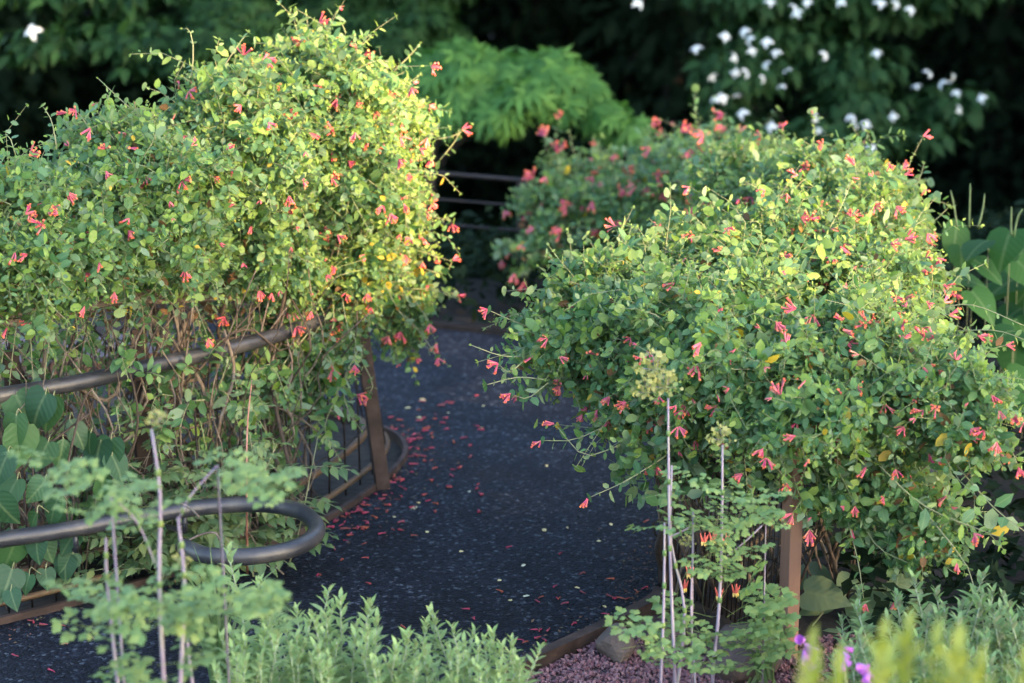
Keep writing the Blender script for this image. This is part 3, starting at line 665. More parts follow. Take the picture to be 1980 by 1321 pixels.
# ------------------------------------------------------------------ right honeysuckle
E_R=[(1130,660,5.95,.19,.2,.14,1),(1230,600,6.05,.2,.25,.16),(1380,700,5.75,.26,.32,.22),(1250,760,5.8,.17,.2,.12,.8),(1590,765,5.6,.3,.32,.21),(1830,800,5.5,.15,.25,.14),(1690,680,5.9,.17,.3,.2),
     (1480,560,6.3,.32,.38,.22),(1650,540,6.5,.21,.38,.25),(1600,410,6.95,.25,.35,.17),(1480,370,7.3,.2,.3,.13),(1715,420,6.9,.11,.25,.12),(1690,965,5.55,.16,.14,.12,.55),(1790,1030,5.5,.12,.1,.1,.4)]
honR,bvR=bush('honeysuckle','broad honeysuckle mound with red trumpet clusters over the right railing',G(1500,1160),E_R,1130,33,200,leafsize=.029,young=.5,yellow=.01,
    fl_in=lambda x,y: (1.0 if (x>1500 or y>650) else .45) if not (x<1250 and y<560) else .3)
LS(honR,[(1030,690,5.85),(970,688,5.82),(912,668,5.8)],6,size=.026,disc=False)
LS(honR,[(1060,735,5.8),(1000,730,5.78),(938,745,5.75)],6,size=.036)
LS(honR,[(1040,640,5.95),(990,620,5.93),(945,600,5.9)],6,size=.028,flower=True)
LS(honR,[(1110,590,6.0),(1080,550,6.0),(1042,516,6.0)],6,size=.032,disc=False)
LS(honR,[(1010,700,5.82),(985,720,5.8),(965,705,5.78)],3,size=.03,flower=True)
LS(honR,[(1060,740,5.8),(1020,770,5.78),(990,762,5.76)],4,size=.03,flower=True)
LS(honR,[(1180,820,5.75),(1110,850,5.72),(1050,852,5.7)],5,size=.028,flower=True)
LS(honR,[(1290,880,5.65),(1210,930,5.62),(1140,962,5.6)],7,size=.026,flower=True)
LS(honR,[(1200,860,5.7),(1130,880,5.7),(1075,822,5.7)],4,size=.026,flower=True)
LS(honR,[(1240,500,6.3),(1200,460,6.3),(1190,440,6.3)],4,size=.028,flower=True)
LS(honR,[(1760,380,6.9),(1780,340,6.9),(1786,318,6.9)],4,size=.03,disc=False)
LS(honR,[(1780,450,6.8),(1815,420,6.8),(1835,400,6.8)],5,size=.032)
LS(honR,[(1850,640,5.9),(1930,640,5.85),(2000,665,5.8)],7,size=.03,disc=False)
LS(honR,[(1800,600,6.1),(1880,590,6.05),(1985,632,6.0)],8,size=.03,disc=False)
LS(honR,[(1850,900,5.4),(1920,980,5.35),(1985,1030,5.3)],6,size=.036,disc=False,every=1)
LS(honR,[(1700,900,5.4),(1790,980,5.35),(1935,1040,5.3)],8,size=.038)
LS(honR,[(1760,960,5.4),(1830,1040,5.37),(1878,1110,5.33),(1880,1160,5.3)],5,size=.04)
LS(honR,[(1900,800,5.4),(1950,860,5.4),(1968,900,5.38)],4,size=.034,flower=True)
LS(honR,[(1860,760,5.5),(1940,790,5.45),(1975,815,5.4)],5,size=.036,flower=True)
LS(honR,[(1660,1000,5.5),(1700,1060,5.48),(1760,1090,5.45)],5,size=.034)
LS(honR,[(1640,1010,5.5),(1660,1090,5.48),(1670,1160,5.45)],5,size=.03,flower=True)
LS(honR,[(1500,900,5.5),(1520,930,5.48),(1522,935,5.46)],2,size=.03,flower=True)
LS(honR,[(1720,1040,5.5),(1735,1100,5.48),(1732,1155,5.45)],4,size=.026,flower=True)
rng=np.random.default_rng(78)
for k in range(60):
    px=rng.uniform(1275,1640); b=G(px,rng.uniform(1090,1170)); tp_=P(max(1265,px+rng.normal()*80),rng.uniform(820,930),5.75+rng.uniform(-.1,.2))
    s=spline([b,b*.66+tp_*.34+rng.normal(size=3)*.03,b*.33+tp_*.67+rng.normal(size=3)*.04,tp_],12); r=rng.choice([.002,.003,.005,.009],p=[.35,.35,.2,.1])
    part(honR,'woody_stem',Geo().add(*tube(s,np.linspace(r*1.2,r*.8,12),5)),M_WOODD if rng.uniform()<.6 else M_WOOD)
n=900; q=np.array([P(rng.uniform(1190,1850),rng.uniform(850,960),5.7+rng.uniform(-.1,.4)) for _ in range(n)])
part(honR,'shaded_leaves',Geo().inst(OVAL2,frames(rnd(n),rnd(n)+[0,0,.6]),q,rng.uniform(.024,.042,(n,1)),mi=0),[M_HON],kind='stuff')

# ------------------------------------------------------------------ far honeysuckle
E_B=[(1080,400,8.9,.18,.22,.13),(1200,350,9.0,.24,.28,.13),(1330,340,8.8,.24,.28,.14),(1200,440,8.8,.22,.25,.14),(1340,430,8.6,.22,.25,.15),(1060,480,8.8,.15,.15,.1,.6),(1400,320,8.3,.2,.3,.12)]
honB,bvB=bush('honeysuckle','blurred farther honeysuckle with pink flower clusters behind the path',G(1180,600),E_B,430,44,95,fscale=1.45,leafsize=.032,young=.25,nobj=200)
LS(honB,[(1110,300,8.9),(1105,275,8.9),(1100,255,8.9)],4,size=.03)
LS(honB,[(1250,290,9.0),(1255,260,9.0),(1258,245,9.0)],4,size=.03,flower=True)

# ------------------------------------------------------------------ tree makers
def crown_geo(ells, n, size, tpl, droop=.5, shell=.55, flat=0, keep=None, nup=.7):
    cs=np.array([e[:3] for e in ells]); rs=np.array([e[3:6] for e in ells]); vol=rs.prod(1)**.75
    i=rng.choice(len(cs),n,p=vol/vol.sum()); u=rnd(n); r=rng.uniform(shell,1.0,(n,1))*(1+.12*np.sin(u@np.array([5.,7,3])*2)[:,None])
    p=cs[i]+u*rs[i]*r
    # clumping: pull leaves towards twig ends
    if keep is not None: k=keep(p); p,u=p[k],u[k]; n=len(p)
    x=nrm(u*[1,1,.35]+rnd(n)*.7+np.array([0,0,-droop])); nn=u*.5+np.array([0,0,nup])+rnd(n)*.45
    return Geo().inst(tpl,frames(x,nn),p,size*rng.uniform(.65,1.25,(n,1)))
def limb(a,b,r0,r1,n=7,wob=.03):
    a=np.array(a,float); b=np.array(b,float); m=8; f=np.linspace(0,1,m)[:,None]
    p=a*(1-f)+b*f; p[1:-1]+=rng.normal(size=(m-2,3))*wob*np.linalg.norm(b-a)*.35
    return tube(spline(p,16),np.linspace(r0,r1,16),n)
def tree(name,label,cat,base,top,r0,ells,n,size,tpl,mat,droop=.5,shell=.55,group=None,keep=None,branches=4,nup=.7,bark=None):
    rt=root(name,label,cat,tuple(base),group)
    part(rt,'trunk',Geo().add(*limb(base,top,r0,r0*.45)),bark or M_BARK)
    for k in range(branches):
        e=ells[k%len(ells)]; f=rng.uniform(.45,.95); a=np.array(base)*(1-f)+np.array(top)*f
        part(rt,'branch',Geo().add(*limb(a,np.array(e[:3])+rng.normal(size=3)*np.array(e[3:6])*.3,r0*.2,r0*.05,5,.08)),bark or M_BARK)
    part(rt,'crown',crown_geo(ells,n,size,tpl,droop,shell,keep=keep,nup=nup),mat,kind='stuff')
    return rt
def EP(px,py,t,rx,ry,rz): return (*P(px,py,t),rx,ry,rz)
rng=np.random.default_rng(90)
# drooping bright maple
E=[EP(900,135,10.5,.18,.28,.11),EP(990,145,10.5,.16,.28,.08),EP(1070,140,10.4,.15,.22,.08),EP(880,195,10.4,.14,.2,.07),EP(960,205,10.3,.13,.2,.05),EP(1085,190,10.3,.1,.15,.035),EP(1125,175,10.4,.08,.2,.08),EP(1165,215,10.3,.09,.14,.045),EP(1210,240,10.3,.08,.1,.03),EP(840,150,10.6,.15,.25,.1),EP(1010,175,10.2,.1,.12,.03)]
b=P(800,250,10.9); tree('maple_tree','bright green weeping maple with drooping layered leaves above the path','tree',(b[0],b[1],float(terrain_z(b[1]))-.05),P(860,150,10.7),.018,E,2600,.105,PALM,M_MAPLE,droop=1.4,shell=.75,branches=6)
# dogwood with white bracts
DF=[(1345,92),(1403,70),(1438,60),(1447,76),(1482,80),(1455,98),(1500,100),(1422,112),(1479,125),(1376,148),(1422,142),(1445,140),(1477,152),(1521,135),(1512,165),(1382,190),(1398,190),(1425,183),(1434,218),(1490,244),(1597,106),(1695,102),(1772,165),(1797,140),(1820,160),(1842,155),(1849,178),(1897,190),(1857,213),(1726,226),(1580,228),(1585,250),(1645,225),(1655,240),(1675,240),(1658,278),(1685,290),(1712,325),(1675,335),(1537,12),(1540,24),(1560,4),(1625,3),(1703,4),(1735,8),(1762,18),(1490,2),(1235,5)]
E=[EP(1440,130,11.9,.28,.4,.13),EP(1400,180,12,.15,.3,.08),EP(1500,60,12.1,.35,.4,.1),EP(1640,110,12,.3,.4,.12),EP(1660,190,11.8,.22,.3,.1),EP(1600,250,11.6,.22,.3,.08),EP(1690,255,11.7,.18,.25,.08),EP(1840,190,12,.22,.3,.08),EP(1780,250,11.9,.2,.3,.07),EP(1700,10,12.2,.4,.4,.1),EP(1450,240,11.7,.18,.3,.06),EP(1480,-40,12,.5,.5,.15),EP(1750,-60,12,.6,.5,.2)]
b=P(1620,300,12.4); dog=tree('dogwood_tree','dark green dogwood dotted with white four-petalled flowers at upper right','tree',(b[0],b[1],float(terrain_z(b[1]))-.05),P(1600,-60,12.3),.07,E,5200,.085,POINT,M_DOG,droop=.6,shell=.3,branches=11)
g=Geo()
BR=blade([0,.25,.5,.75,1],[0,.25,.5,.75,1],[0,.24,.31,.2,0],.25,.5)
for k in range(4):
    a=k*math.pi/2; V,T,U,M=BR; c,s=math.cos(a),math.sin(a); g.add(np.stack([V[:,0]*c-V[:,1]*s,V[:,0]*s+V[:,1]*c,V[:,2]+.02],1),T,U)
g.add(np.array([[.07*math.cos(a),.07*math.sin(a),.03] for a in np.arange(6)*math.pi/3]+[[0,0,.1]]),[(i,(i+1)%6,6) for i in range(6)],mi=1)
ME_DOG=mesh('flower',g.arr(),[M_WHITE,M_NEW])
for px,py in DF:
    t=11.3+rng.uniform(-.1,.1); nn=np.array([rng.normal()*.3,-.65,.75])+rnd(1)[0]*.3
    place(dog,'flower',ME_DOG,frames(rnd(1),nn[None])[0],P(px,py,t),rng.uniform(.026,.036))
# green tiered branches upper left
E=[EP(100,75,11,.25,.3,.07),EP(230,45,11.1,.3,.3,.06),EP(60,95,10.9,.12,.2,.04),EP(300,110,11,.2,.3,.05),EP(330,55,11,.2,.3,.05),EP(250,75,10.9,.2,.2,.04),EP(190,-40,11.3,.7,.5,.1)]
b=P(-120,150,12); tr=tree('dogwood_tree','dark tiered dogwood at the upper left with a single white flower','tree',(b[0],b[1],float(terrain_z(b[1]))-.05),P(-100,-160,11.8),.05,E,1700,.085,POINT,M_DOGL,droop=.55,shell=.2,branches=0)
place(tr,'flower',ME_DOG,frames(np.array([[1.,0,.3]]),np.array([[.2,-.8,.6]]))[0],P(62,60,10.75),.045)
E=[EP(440,60,10.8,.2,.3,.09),EP(520,80,10.8,.14,.25,.08),EP(380,110,10.8,.15,.25,.06),EP(460,20,11,.25,.3,.08)]
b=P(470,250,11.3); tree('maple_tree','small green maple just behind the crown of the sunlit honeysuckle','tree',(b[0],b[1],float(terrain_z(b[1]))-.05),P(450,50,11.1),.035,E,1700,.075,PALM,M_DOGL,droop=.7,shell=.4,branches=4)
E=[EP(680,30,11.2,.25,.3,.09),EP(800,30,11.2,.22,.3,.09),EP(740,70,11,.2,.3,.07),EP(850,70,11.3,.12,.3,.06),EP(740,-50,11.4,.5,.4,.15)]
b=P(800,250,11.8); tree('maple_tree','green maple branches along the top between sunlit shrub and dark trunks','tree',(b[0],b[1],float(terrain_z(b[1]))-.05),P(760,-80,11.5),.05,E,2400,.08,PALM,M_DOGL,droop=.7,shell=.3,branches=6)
# dark woodland behind
for k in range(11):
    x=-6+k*1.2+rng.normal()*.15; y=16.2+rng.uniform(0,1.6)+(k%2)*1.2; z=float(terrain_z(y)); h=rng.uniform(4.5,6)
    E=[(x,y,z+h*f,.95*(1.15-f),.9*(1.15-f),h*.18) for f in (.12,.3,.5,.7,.88)]
    lab=['dark evergreen at the far left edge of the woodland','second dark evergreen from the left in the woodland','dark evergreen behind the tiered dogwood','dark evergreen behind the small green maple','dark evergreen behind the sunlit honeysuckle crown','dark evergreen above the weeping maple','dark evergreen in the gap between maple and flowering dogwood','dark evergreen behind the left side of the flowering dogwood','dark evergreen behind the middle of the flowering dogwood','dark evergreen right of the flowering dogwood','dark evergreen at the far right edge of the woodland'][k]
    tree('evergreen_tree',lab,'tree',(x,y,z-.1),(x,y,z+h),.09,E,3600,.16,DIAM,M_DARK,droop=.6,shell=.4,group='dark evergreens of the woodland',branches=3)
lab=['dark evergreen out on the right beside the path bend','dark evergreen on the right, second from the path bend','dark evergreen on the right, third from the path bend','dark evergreen on the right, fourth from the path bend','dark evergreen on the right, deepest in the woodland']
for k in range(5):  # evergreens added out of view to keep low sun off the woodland
    x=5.4+k*.75; y=9.6+k*2.3; z=float(terrain_z(y)); h=6.5+k*.4
    E=[(x,y,z+h*f,1.5*(1.15-f),1.6*(1.15-f),h*.18) for f in (.12,.3,.5,.7,.88)]
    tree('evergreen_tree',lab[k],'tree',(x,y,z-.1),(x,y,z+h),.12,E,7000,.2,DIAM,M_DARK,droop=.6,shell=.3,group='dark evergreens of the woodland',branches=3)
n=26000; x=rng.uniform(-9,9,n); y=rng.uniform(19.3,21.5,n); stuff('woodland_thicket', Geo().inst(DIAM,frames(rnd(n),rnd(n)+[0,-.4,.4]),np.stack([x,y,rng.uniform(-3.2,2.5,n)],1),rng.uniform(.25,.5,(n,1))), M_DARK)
# tall trees added behind; their unseen crowns block sky light above the woodland
for k,(px,t) in enumerate([(1160,21.0),(330,21.2),(1960,21.4)]):
    b=P(px,60,t); y=b[1]; z=float(terrain_z(y))
    E=[(b[0]+rng.normal()*.3,12.9,2.5,2.6,1.2,.9),(b[0],14.5,2.9,2.6,1.6,1.1),(b[0],17,3.6,3.0,2.0,1.2),(b[0]+rng.normal()*.5,y+.6,4.6,3.2,3.2,1.4),(b[0]+rng.normal(),y+2.5,6.2,3.4,3.2,1.7),(b[0],y-1.2,6.0,2.4,2.4,1.3)]
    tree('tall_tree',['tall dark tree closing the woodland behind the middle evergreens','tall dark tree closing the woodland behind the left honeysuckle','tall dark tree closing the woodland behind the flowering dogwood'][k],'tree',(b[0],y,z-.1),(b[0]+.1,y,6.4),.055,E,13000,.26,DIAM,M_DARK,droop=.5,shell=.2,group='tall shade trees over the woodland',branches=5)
# unseen trees added at right to shade the garden; crown gaps aim the sun
BEAMS=[(P(700,200,6.9),.95,1.0),(P(800,370,6.95),.60,1.0),(P(500,250,6.4),.75,.80),(P(100,430,5.9),.7,.30),(P(1640,300,7.0),.5,.22),(P(1820,540,6.3),.6,.2),(P(1500,640,6.1),.8,.16),(P(1550,850,5.7),.5,.12),(P(1750,1240,5.2),.5,.15)]
OD=4.2
def gaps(p):  # leaves left out where sun should reach the shrubs
    T=np.full(len(p),.012)
    for c,r,a in BEAMS:
        d=p-c; d=d-np.outer(d@SUN,SUN); q=(d**2).sum(1); T=np.maximum(T,a*np.exp(-(q/r**2)**1.5))
    return rng.uniform(size=len(p))<np.clip(-np.log(T)/OD,0,1)
hs=SUN[:2]/np.linalg.norm(SUN[:2])
for k,lt in enumerate([-9.5,-3,3.5,10,16.5]):
    x,y=np.array([0,8.])+hs*42+np.array([-hs[1],hs[0]])*lt; z=42*SUN[2]/np.linalg.norm(SUN[:2])+.6
    E=[(x,y,z,3.9,4.1,5.0),(x+1.2,y+1.6,z-4,2.6,2.6,2.8),(x-1.2,y-1.6,z-4,2.6,2.6,2.8),(x,y,z+4,2.6,2.6,2.4)]
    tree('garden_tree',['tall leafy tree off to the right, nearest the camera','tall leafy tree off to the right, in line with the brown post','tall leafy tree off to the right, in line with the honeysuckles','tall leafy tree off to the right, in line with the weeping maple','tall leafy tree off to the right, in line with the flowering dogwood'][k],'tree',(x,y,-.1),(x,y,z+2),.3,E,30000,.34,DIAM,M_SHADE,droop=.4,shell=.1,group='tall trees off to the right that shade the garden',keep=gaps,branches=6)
# low dark undergrowth across the far side of the path and right of the mound
n=22000; x=rng.uniform(-3,3.2,n); y=8.0+3.4*rng.uniform(0,1,n)**1.2; ok=~inside(x,y)&~inside(x,y-.06)&(y>8.05+.05*np.abs(x)); x,y=x[ok],y[ok]; n=len(x); hgt=.10+.16*np.abs(np.sin(x*3.1+1))+.1*np.abs(np.sin(x*7.3+y)); z=terrain_z(y)+rng.uniform(0,1,n)**.6*hgt
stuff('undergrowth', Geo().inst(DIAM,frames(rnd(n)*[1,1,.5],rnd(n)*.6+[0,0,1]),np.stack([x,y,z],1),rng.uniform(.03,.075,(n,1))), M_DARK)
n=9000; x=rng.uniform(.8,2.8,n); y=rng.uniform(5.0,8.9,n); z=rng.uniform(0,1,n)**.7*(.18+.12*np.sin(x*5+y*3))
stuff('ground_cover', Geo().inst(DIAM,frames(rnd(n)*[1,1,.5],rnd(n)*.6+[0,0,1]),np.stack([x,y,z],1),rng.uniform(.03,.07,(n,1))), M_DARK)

# ------------------------------------------------------------------ heart-leaved vine lower left
rng=np.random.default_rng(120)
ht=root('heart_leaved_vine','vine with large heart-shaped leaves hanging through the lower left railing','vine',tuple(G(90,1170)))
me_h=mesh('leaf',HEART,[M_HEART]); me_o=mesh('leaf',BROAD,[M_HEART])
HL=[(45,795,72),(90,800,70),(150,835,62),(28,835,66),(70,795,80),(40,868,86),(120,875,58),(185,885,70),(210,880,66),(12,960,82),(70,950,52),(80,880,60),(10,990,70),(100,990,60),(20,1075,66),(70,1065,50),(130,1090,48),(90,1060,54),(15,1130,66),(50,1130,40),(125,1100,50),(130,1050,52),(110,1010,48),(200,940,60),(60,1010,60),(0,905,70),(155,920,50),(-25,1020,66),(170,860,50),(230,905,60),(25,1160,40),(90,1120,40),(-30,840,80),(-35,930,70)]
for px,py,s in HL:
    t=rail_t(px)+rng.uniform(-.12,.02)-.05; p=P(px,py,t); L=s/FPX*t*1.02
    x=np.array([rng.normal()*.45,-.25+rng.normal()*.2,-.85]); nn=np.array([rng.normal()*.4,-.8,.55+rng.normal()*.2]); Rm=frames(x[None],nn[None])[0]
    b=p-Rm[:,0]*L*.45
    place(ht,'leaf',me_h if rng.uniform()<.75 else me_o,Rm,b,L)
    part(ht,'leaf_stalk',Geo().add(*tube(spline([b,b+[0,.03,.01],b+[rng.normal()*.02,.09,-.05]],5),.0014,4)),M_STEM)
for k in range(6):
    px=rng.uniform(-20,200); part(ht,'vine_stem',Geo().add(*tube(spline([G(px,1165)+[0,.1,0],P(px+rng.normal()*30,1050,rail_t(px)),P(px+rng.normal()*40,930,rail_t(px)),P(px+rng.normal()*60,800,rail_t(px))],12),.003,5)),M_WOODD)

# ------------------------------------------------------------------ creeper with feathered leaves on the hooked rail
def pinnate(nl,L,ll,seed):
    r=np.random.default_rng(seed); g=Geo(); s=np.linspace(0,1,7)[:,None]; pts=np.concatenate([s*L,.0*s,-.25*L*s**2],1); g.add(*tube(pts,.0011,3,False),mi=1)
    for k in range(nl):
        f=.3+.7*k/(nl-1); b=np.array([f*L,0,-.25*L*f*f])
        for sg in ((1,-1) if k<nl-1 else (0,)):
            x=np.array([.55 if sg else 1,sg*.85,-.15+r.normal()*.15]); R_=frames(x[None],np.array([[r.normal()*.15,r.normal()*.15,1]]))
            g.inst(POINT,R_,b[None],np.array([[ll*r.uniform(.8,1.1)*(.75+.4*math.sin(f*3))]]),mi=0)
    return mesh('leaf',g.arr(),[M_CREEP,M_STEM])
PIN=[pinnate(4,.11,.042,1),pinnate(5,.13,.038,2),pinnate(4,.09,.036,3)]
cr=root('trumpet_creeper','creeper with feathered leaves spilling over the hooked pipe rail','creeper',tuple(G(440,1100)))
for k in range(15):
    px=rng.uniform(230,560); py=rng.uniform(960,1060); t=rail_t(px)-.12; b0=G(px,1120)+[0,rng.uniform(.0,.1),0]
    tip=P(px+rng.normal()*45,py-rng.uniform(10,150),t+rng.uniform(-.1,.1)); s=spline([b0,b0*.6+tip*.4+rng.normal(size=3)*.03,tip],7)
    sh=part(cr,'shoot',Geo().add(*tube(s,np.linspace(.0025,.001,7),4)),M_WOOD if k%3 else M_STEM)
    for q in range(2,7):
        for sg in (1,-1):
            x=np.array([sg*rng.uniform(.4,1),rng.normal()*.6-.2,rng.uniform(-.2,.5)]); place(sh,'leaf',PIN[rng.integers(3)],frames(x[None],np.array([[rng.normal()*.3,-.35,1]]))[0],s[q],rng.uniform(.65,1.05)*(1 if q<6 else .6))
for px,py in [(380,1000),(420,1030),(470,1010),(520,1040),(440,1055),(350,1010),(540,1010),(490,1050),(400,1050),(300,1000),(330,960),(460,950),(540,960),(570,960),(300,1050),(260,1040),(280,1100),(240,1090),(330,1100),(380,1110),(200,1100),(250,950),(290,930)]:
    t=rail_t(px)-.2+rng.uniform(-.05,.1); x=np.array([rng.normal(),-.5+rng.normal()*.4,-.1+rng.normal()*.3]); place(cr,'leaf',PIN[rng.integers(3)],frames(x[None],np.array([[rng.normal()*.3,-.4,1]]))[0],P(px,py,t),rng.uniform(.7,1.1))
for pp in ([(352,1052,5.78),(385,1035,5.8),(415,1030,5.8),(425,1045,5.8)],[(440,1130,5.6),(432,1105,5.62),(436,1085,5.65)],[(345,970,5.85),(370,985,5.82),(385,1000,5.8)]):
    part(cr,'bare_twig',Geo().add(*tube(spline([P(*q) for q in pp],8),.003,5)),M_WOOD)
# one tall reddish sprout with toothed leaves
sp=root('creeper_sprout','single upright reddish creeper sprout before the dark railing post','sprout',tuple(G(475,1110)))
part(sp,'stem',Geo().add(*tube(spline([G(478,1110),P(477,950,6.0),P(478,830,6.0),P(487,735,6.0)],12),np.linspace(.0035,.0015,12),5)),plain('red_stem',[(.22,.09,.07),(.3,.14,.1)],.5))
for py in (740,760,790,860,880,905):
    for sg in (1,-1):
        place(sp,'leaf',PIN[2],frames(np.array([[sg,-.2,.4 if py<800 else -.2]]),np.array([[0,-.5,1.]]))[0],P(480,py,6.0),.35 if py<780 else .6)

# ------------------------------------------------------------------ meadow rue
def rue_leaf(seed):
    r=np.random.default_rng(seed); g=Geo()
    def sub(b,d,L,lev):
        e=b+d*L; g.add(*tube(np.array([b,(b+e)/2,e]),0.0007 if lev else .0010,3,False),mi=1)
        sdv=np.array([-d[1],d[0],0.])
        if lev==0:
            for q,(f,a) in enumerate([(.45,.95),(.45,-.95),(.75,.8),(.75,-.8),(1,0)]):
                dd=nrm(d*math.cos(a)+sdv*math.sin(a)+np.array([0,0,r.normal()*.12])); sub(b+d*L*f,dd,L*(.42 if a else .3),1)
        else:
            for a in (.9,-.9,0):
                dd=nrm(d*math.cos(a)+sdv*math.sin(a)+np.array([0,0,r.normal()*.2-.1])); g.inst(ROUND3,frames(dd[None],np.array([[r.normal()*.25,r.normal()*.25,1]])),(e-d*(0 if a==0 else L*.12))[None],np.array([[.027*r.uniform(.75,1.25)]]),mi=0)
                if r.uniform()<.5: g.inst(ROUND3,frames(nrm(sdv*(1 if a>0 else -1)+d*.3)[None],np.array([[0,0,1.]])),(b+d*L*.5)[None],np.array([[.022]]),mi=0)
    sub(np.zeros(3),np.array([1.,0,.12]),.13,0)
    return mesh('leaf',g.arr(),[M_RUE,M_RUE])
RUE=[rue_leaf(k) for k in range(4)]
def budhead(seed):
    r=np.random.default_rng(seed); g=Geo()
    for k in range(16):
        d=nrm(np.array([r.normal()*.6,r.normal()*.6,r.uniform(-.1,1)])); e=d*r.uniform(.012,.05); g.add(*tube(np.array([np.zeros(3),e*.5,e]),.0007,3,False),mi=1)
        n=5; g.inst(ROUND3,frames(rnd(n),rnd(n)),e+r.normal(size=(n,3))*.004,r.uniform(.007,.014,(n,1)),mi=0)
    return mesh('bud_head',g.arr(),[M_BUD,M_LILAC])
BUDS=[budhead(1),budhead(2)]
def rue(label, stems, leaves, buds, base):
    rt=root('meadow_rue',label,'wildflower',tuple(base),'meadow rue plants on lilac stems')
    for pp,r in stems:
        pp=[(q[0]+(rng.normal()*9 if 0<n_<len(pp)-1 else 0),*q[1:]) for n_,q in enumerate(pp)]; s=spline([P(*q) for q in pp],10); g0=s[-1].copy(); st=part(rt,'stem',Geo().add(*tube(np.concatenate([s,[[g0[0]+.01,g0[1]+.05,-.01]]]),np.linspace(r*.55,r*1.05,11),6)),M_LILAC)
        for k in (2,4,6): part(st,'stem_node',Geo().add(*tube([s[k]-[0,0,.006],s[k]+[0,0,.006]],[r*1.35,r*1.2],6)),M_RUE)
    for px,py,t,a,sc_ in leaves:
        x=np.array([math.cos(a),math.sin(a)*.9,.05]); b=P(px,py,t)-nrm(x)*.07*sc_
        place(rt,'leaf',RUE[rng.integers(4)],frames(x[None],np.array([[rng.normal()*.22,-.28+rng.normal()*.25,1]]))[0],b,sc_)
    for px,py,t,s in buds: place(rt,'bud_head',BUDS[rng.integers(2)],np.eye(3),P(px,py,t),s)
    return rt
def scatter(boxes, t0, t1):
    out=[]
    for x0,y0,x1,y1,n,s in boxes:
        for _ in range(n): out.append((rng.uniform(x0,x1),rng.uniform(y0,y1),rng.uniform(t0,t1),rng.uniform(-math.pi,math.pi),s*rng.uniform(.75,1.15)))
    return out
rue('meadow rue with hazy leaf sprays before the hooked rail at left',
    [([(293,830,4.35),(291,960,4.35),(300,1130,4.35),(318,1340,4.35)],.0044),([(205,1040,4.4),(211,1130,4.4),(230,1340,4.4)],.0036),([(344,1000,4.35),(345,1130,4.35),(348,1340,4.35)],.0044),([(358,1110,4.5),(370,1220,4.5),(374,1340,4.5)],.0034),([(300,1090,4.35),(265,1010,4.35),(215,960,4.3)],.0022),([(344,1010,4.35),(380,960,4.35),(420,900,4.4)],.002)],
    scatter([(80,880,260,1000,10,.55),(170,940,330,1040,6,.55),(350,860,550,970,12,.5),(120,1120,410,1225,24,.62),(380,1140,550,1230,12,.58),(180,1230,400,1315,9,.6)],4.1,4.6),
    [(305,815,4.3,.6),(360,1095,4.45,.6)], G(290,1500))
rue('meadow rue with three tall lilac stems and yellowish bud heads before the right honeysuckle',
    [([(1292,770,5.1),(1298,880,5.1),(1302,1060,5.1),(1306,1340,5.1)],.0038),([(1299,900,5.15),(1306,1050,5.15),(1310,1180,5.15),(1308,1340,5.15)],.0038),([(1285,1010,5.05),(1281,1150,5.05),(1277,1340,5.05)],.0036),([(1397,860,5.2),(1398,1000,5.2),(1392,1160,5.2),(1378,1300,5.2)],.0042),([(1340,1060,5.15),(1350,1180,5.15),(1345,1340,5.15)],.003),([(1292,1040,5.1),(1320,1015,5.1),(1340,990,5.1)],.002),([(1400,1080,5.2),(1440,1045,5.2),(1480,1010,5.2)],.002)],
    scatter([(1255,930,1410,1035,15,.55),(1400,950,1530,1020,8,.5),(1350,1060,1450,1130,9,.5),(1190,1205,1330,1270,9,.6),(1290,1210,1420,1290,9,.6),(1410,1010,1460,1080,2,.5)],5.0,5.25),
    [(1265,715,5.05,1.2),(1285,750,5.07,1.1),(1250,760,5.05,.9),(1395,850,5.2,.9),(1330,1050,5.15,.5)], G(1300,1420))

# ------------------------------------------------------------------ leafy stemmed clumps
def leafy_stem(H, nl, ll, seed, mat, stem, tpl=None):
    r=np.random.default_rng(seed); g=Geo(); s=spline([[0,0,0],[r.normal()*.01,r.normal()*.01,H*.5],[r.normal()*.025,r.normal()*.025,H]],10); g.add(*tube(s,np.linspace(.0028,.0014,10),5),mi=1)
    ax=[];nm=[];ps=[];sz=[]
    for k in range(nl):
        f=.25+.75*(k/nl)**(.85); a=k*2.4+r.normal()*.2; e=.15+.6*f+(.45 if k>nl-8 else 0); i=f*9; b=s[int(min(i,8))]*(1-(i%1))+s[int(min(i,8))+1]*(i%1) if i<9 else s[-1]
        ax.append([math.cos(a)*math.cos(e),math.sin(a)*math.cos(e),math.sin(e)]); nm.append([-math.cos(a)*.6,-math.sin(a)*.6,.9]); ps.append(b); sz.append(ll*(1.05-.45*f**3)*r.uniform(.8,1.15))
    g.inst(LANCE if tpl is None else tpl,frames(np.array(ax),np.array(nm)),np.array(ps),np.array(sz)[:,None],mi=0)
    return mesh('leafy_stem',g.arr(),[mat,stem])
M_PST=plain('pale_stem',[(.22,.27,.17),(.28,.32,.22)],.6)
AST=[leafy_stem(.42,52,.046,k,M_ASTER,M_PST) for k in range(5)]
SAG=[leafy_stem(.40,48,.05,20+k,M_SAGE,M_PST) for k in range(5)]
def clump(name,label,cat,tops,mes,base,H,group=None):
    rt=root(name,label,cat,tuple(base),group)
    for px,py,t in tops:
        p=P(px,py,t); a=rng.uniform(0,6.28); lean=np.array([rng.normal()*.06,rng.normal()*.06,1]); z=nrm(lean); x=nrm(np.cross([math.cos(a),math.sin(a),0],z)); Rm=np.stack([x,np.cross(z,x),z],-1); k=p[2]/H
        s=max(.6,min(1.15,k)); place(rt,'leafy_stem',mes[rng.integers(len(mes))],Rm,p-z*H*s,np.array([s,s,s]))
    return rt
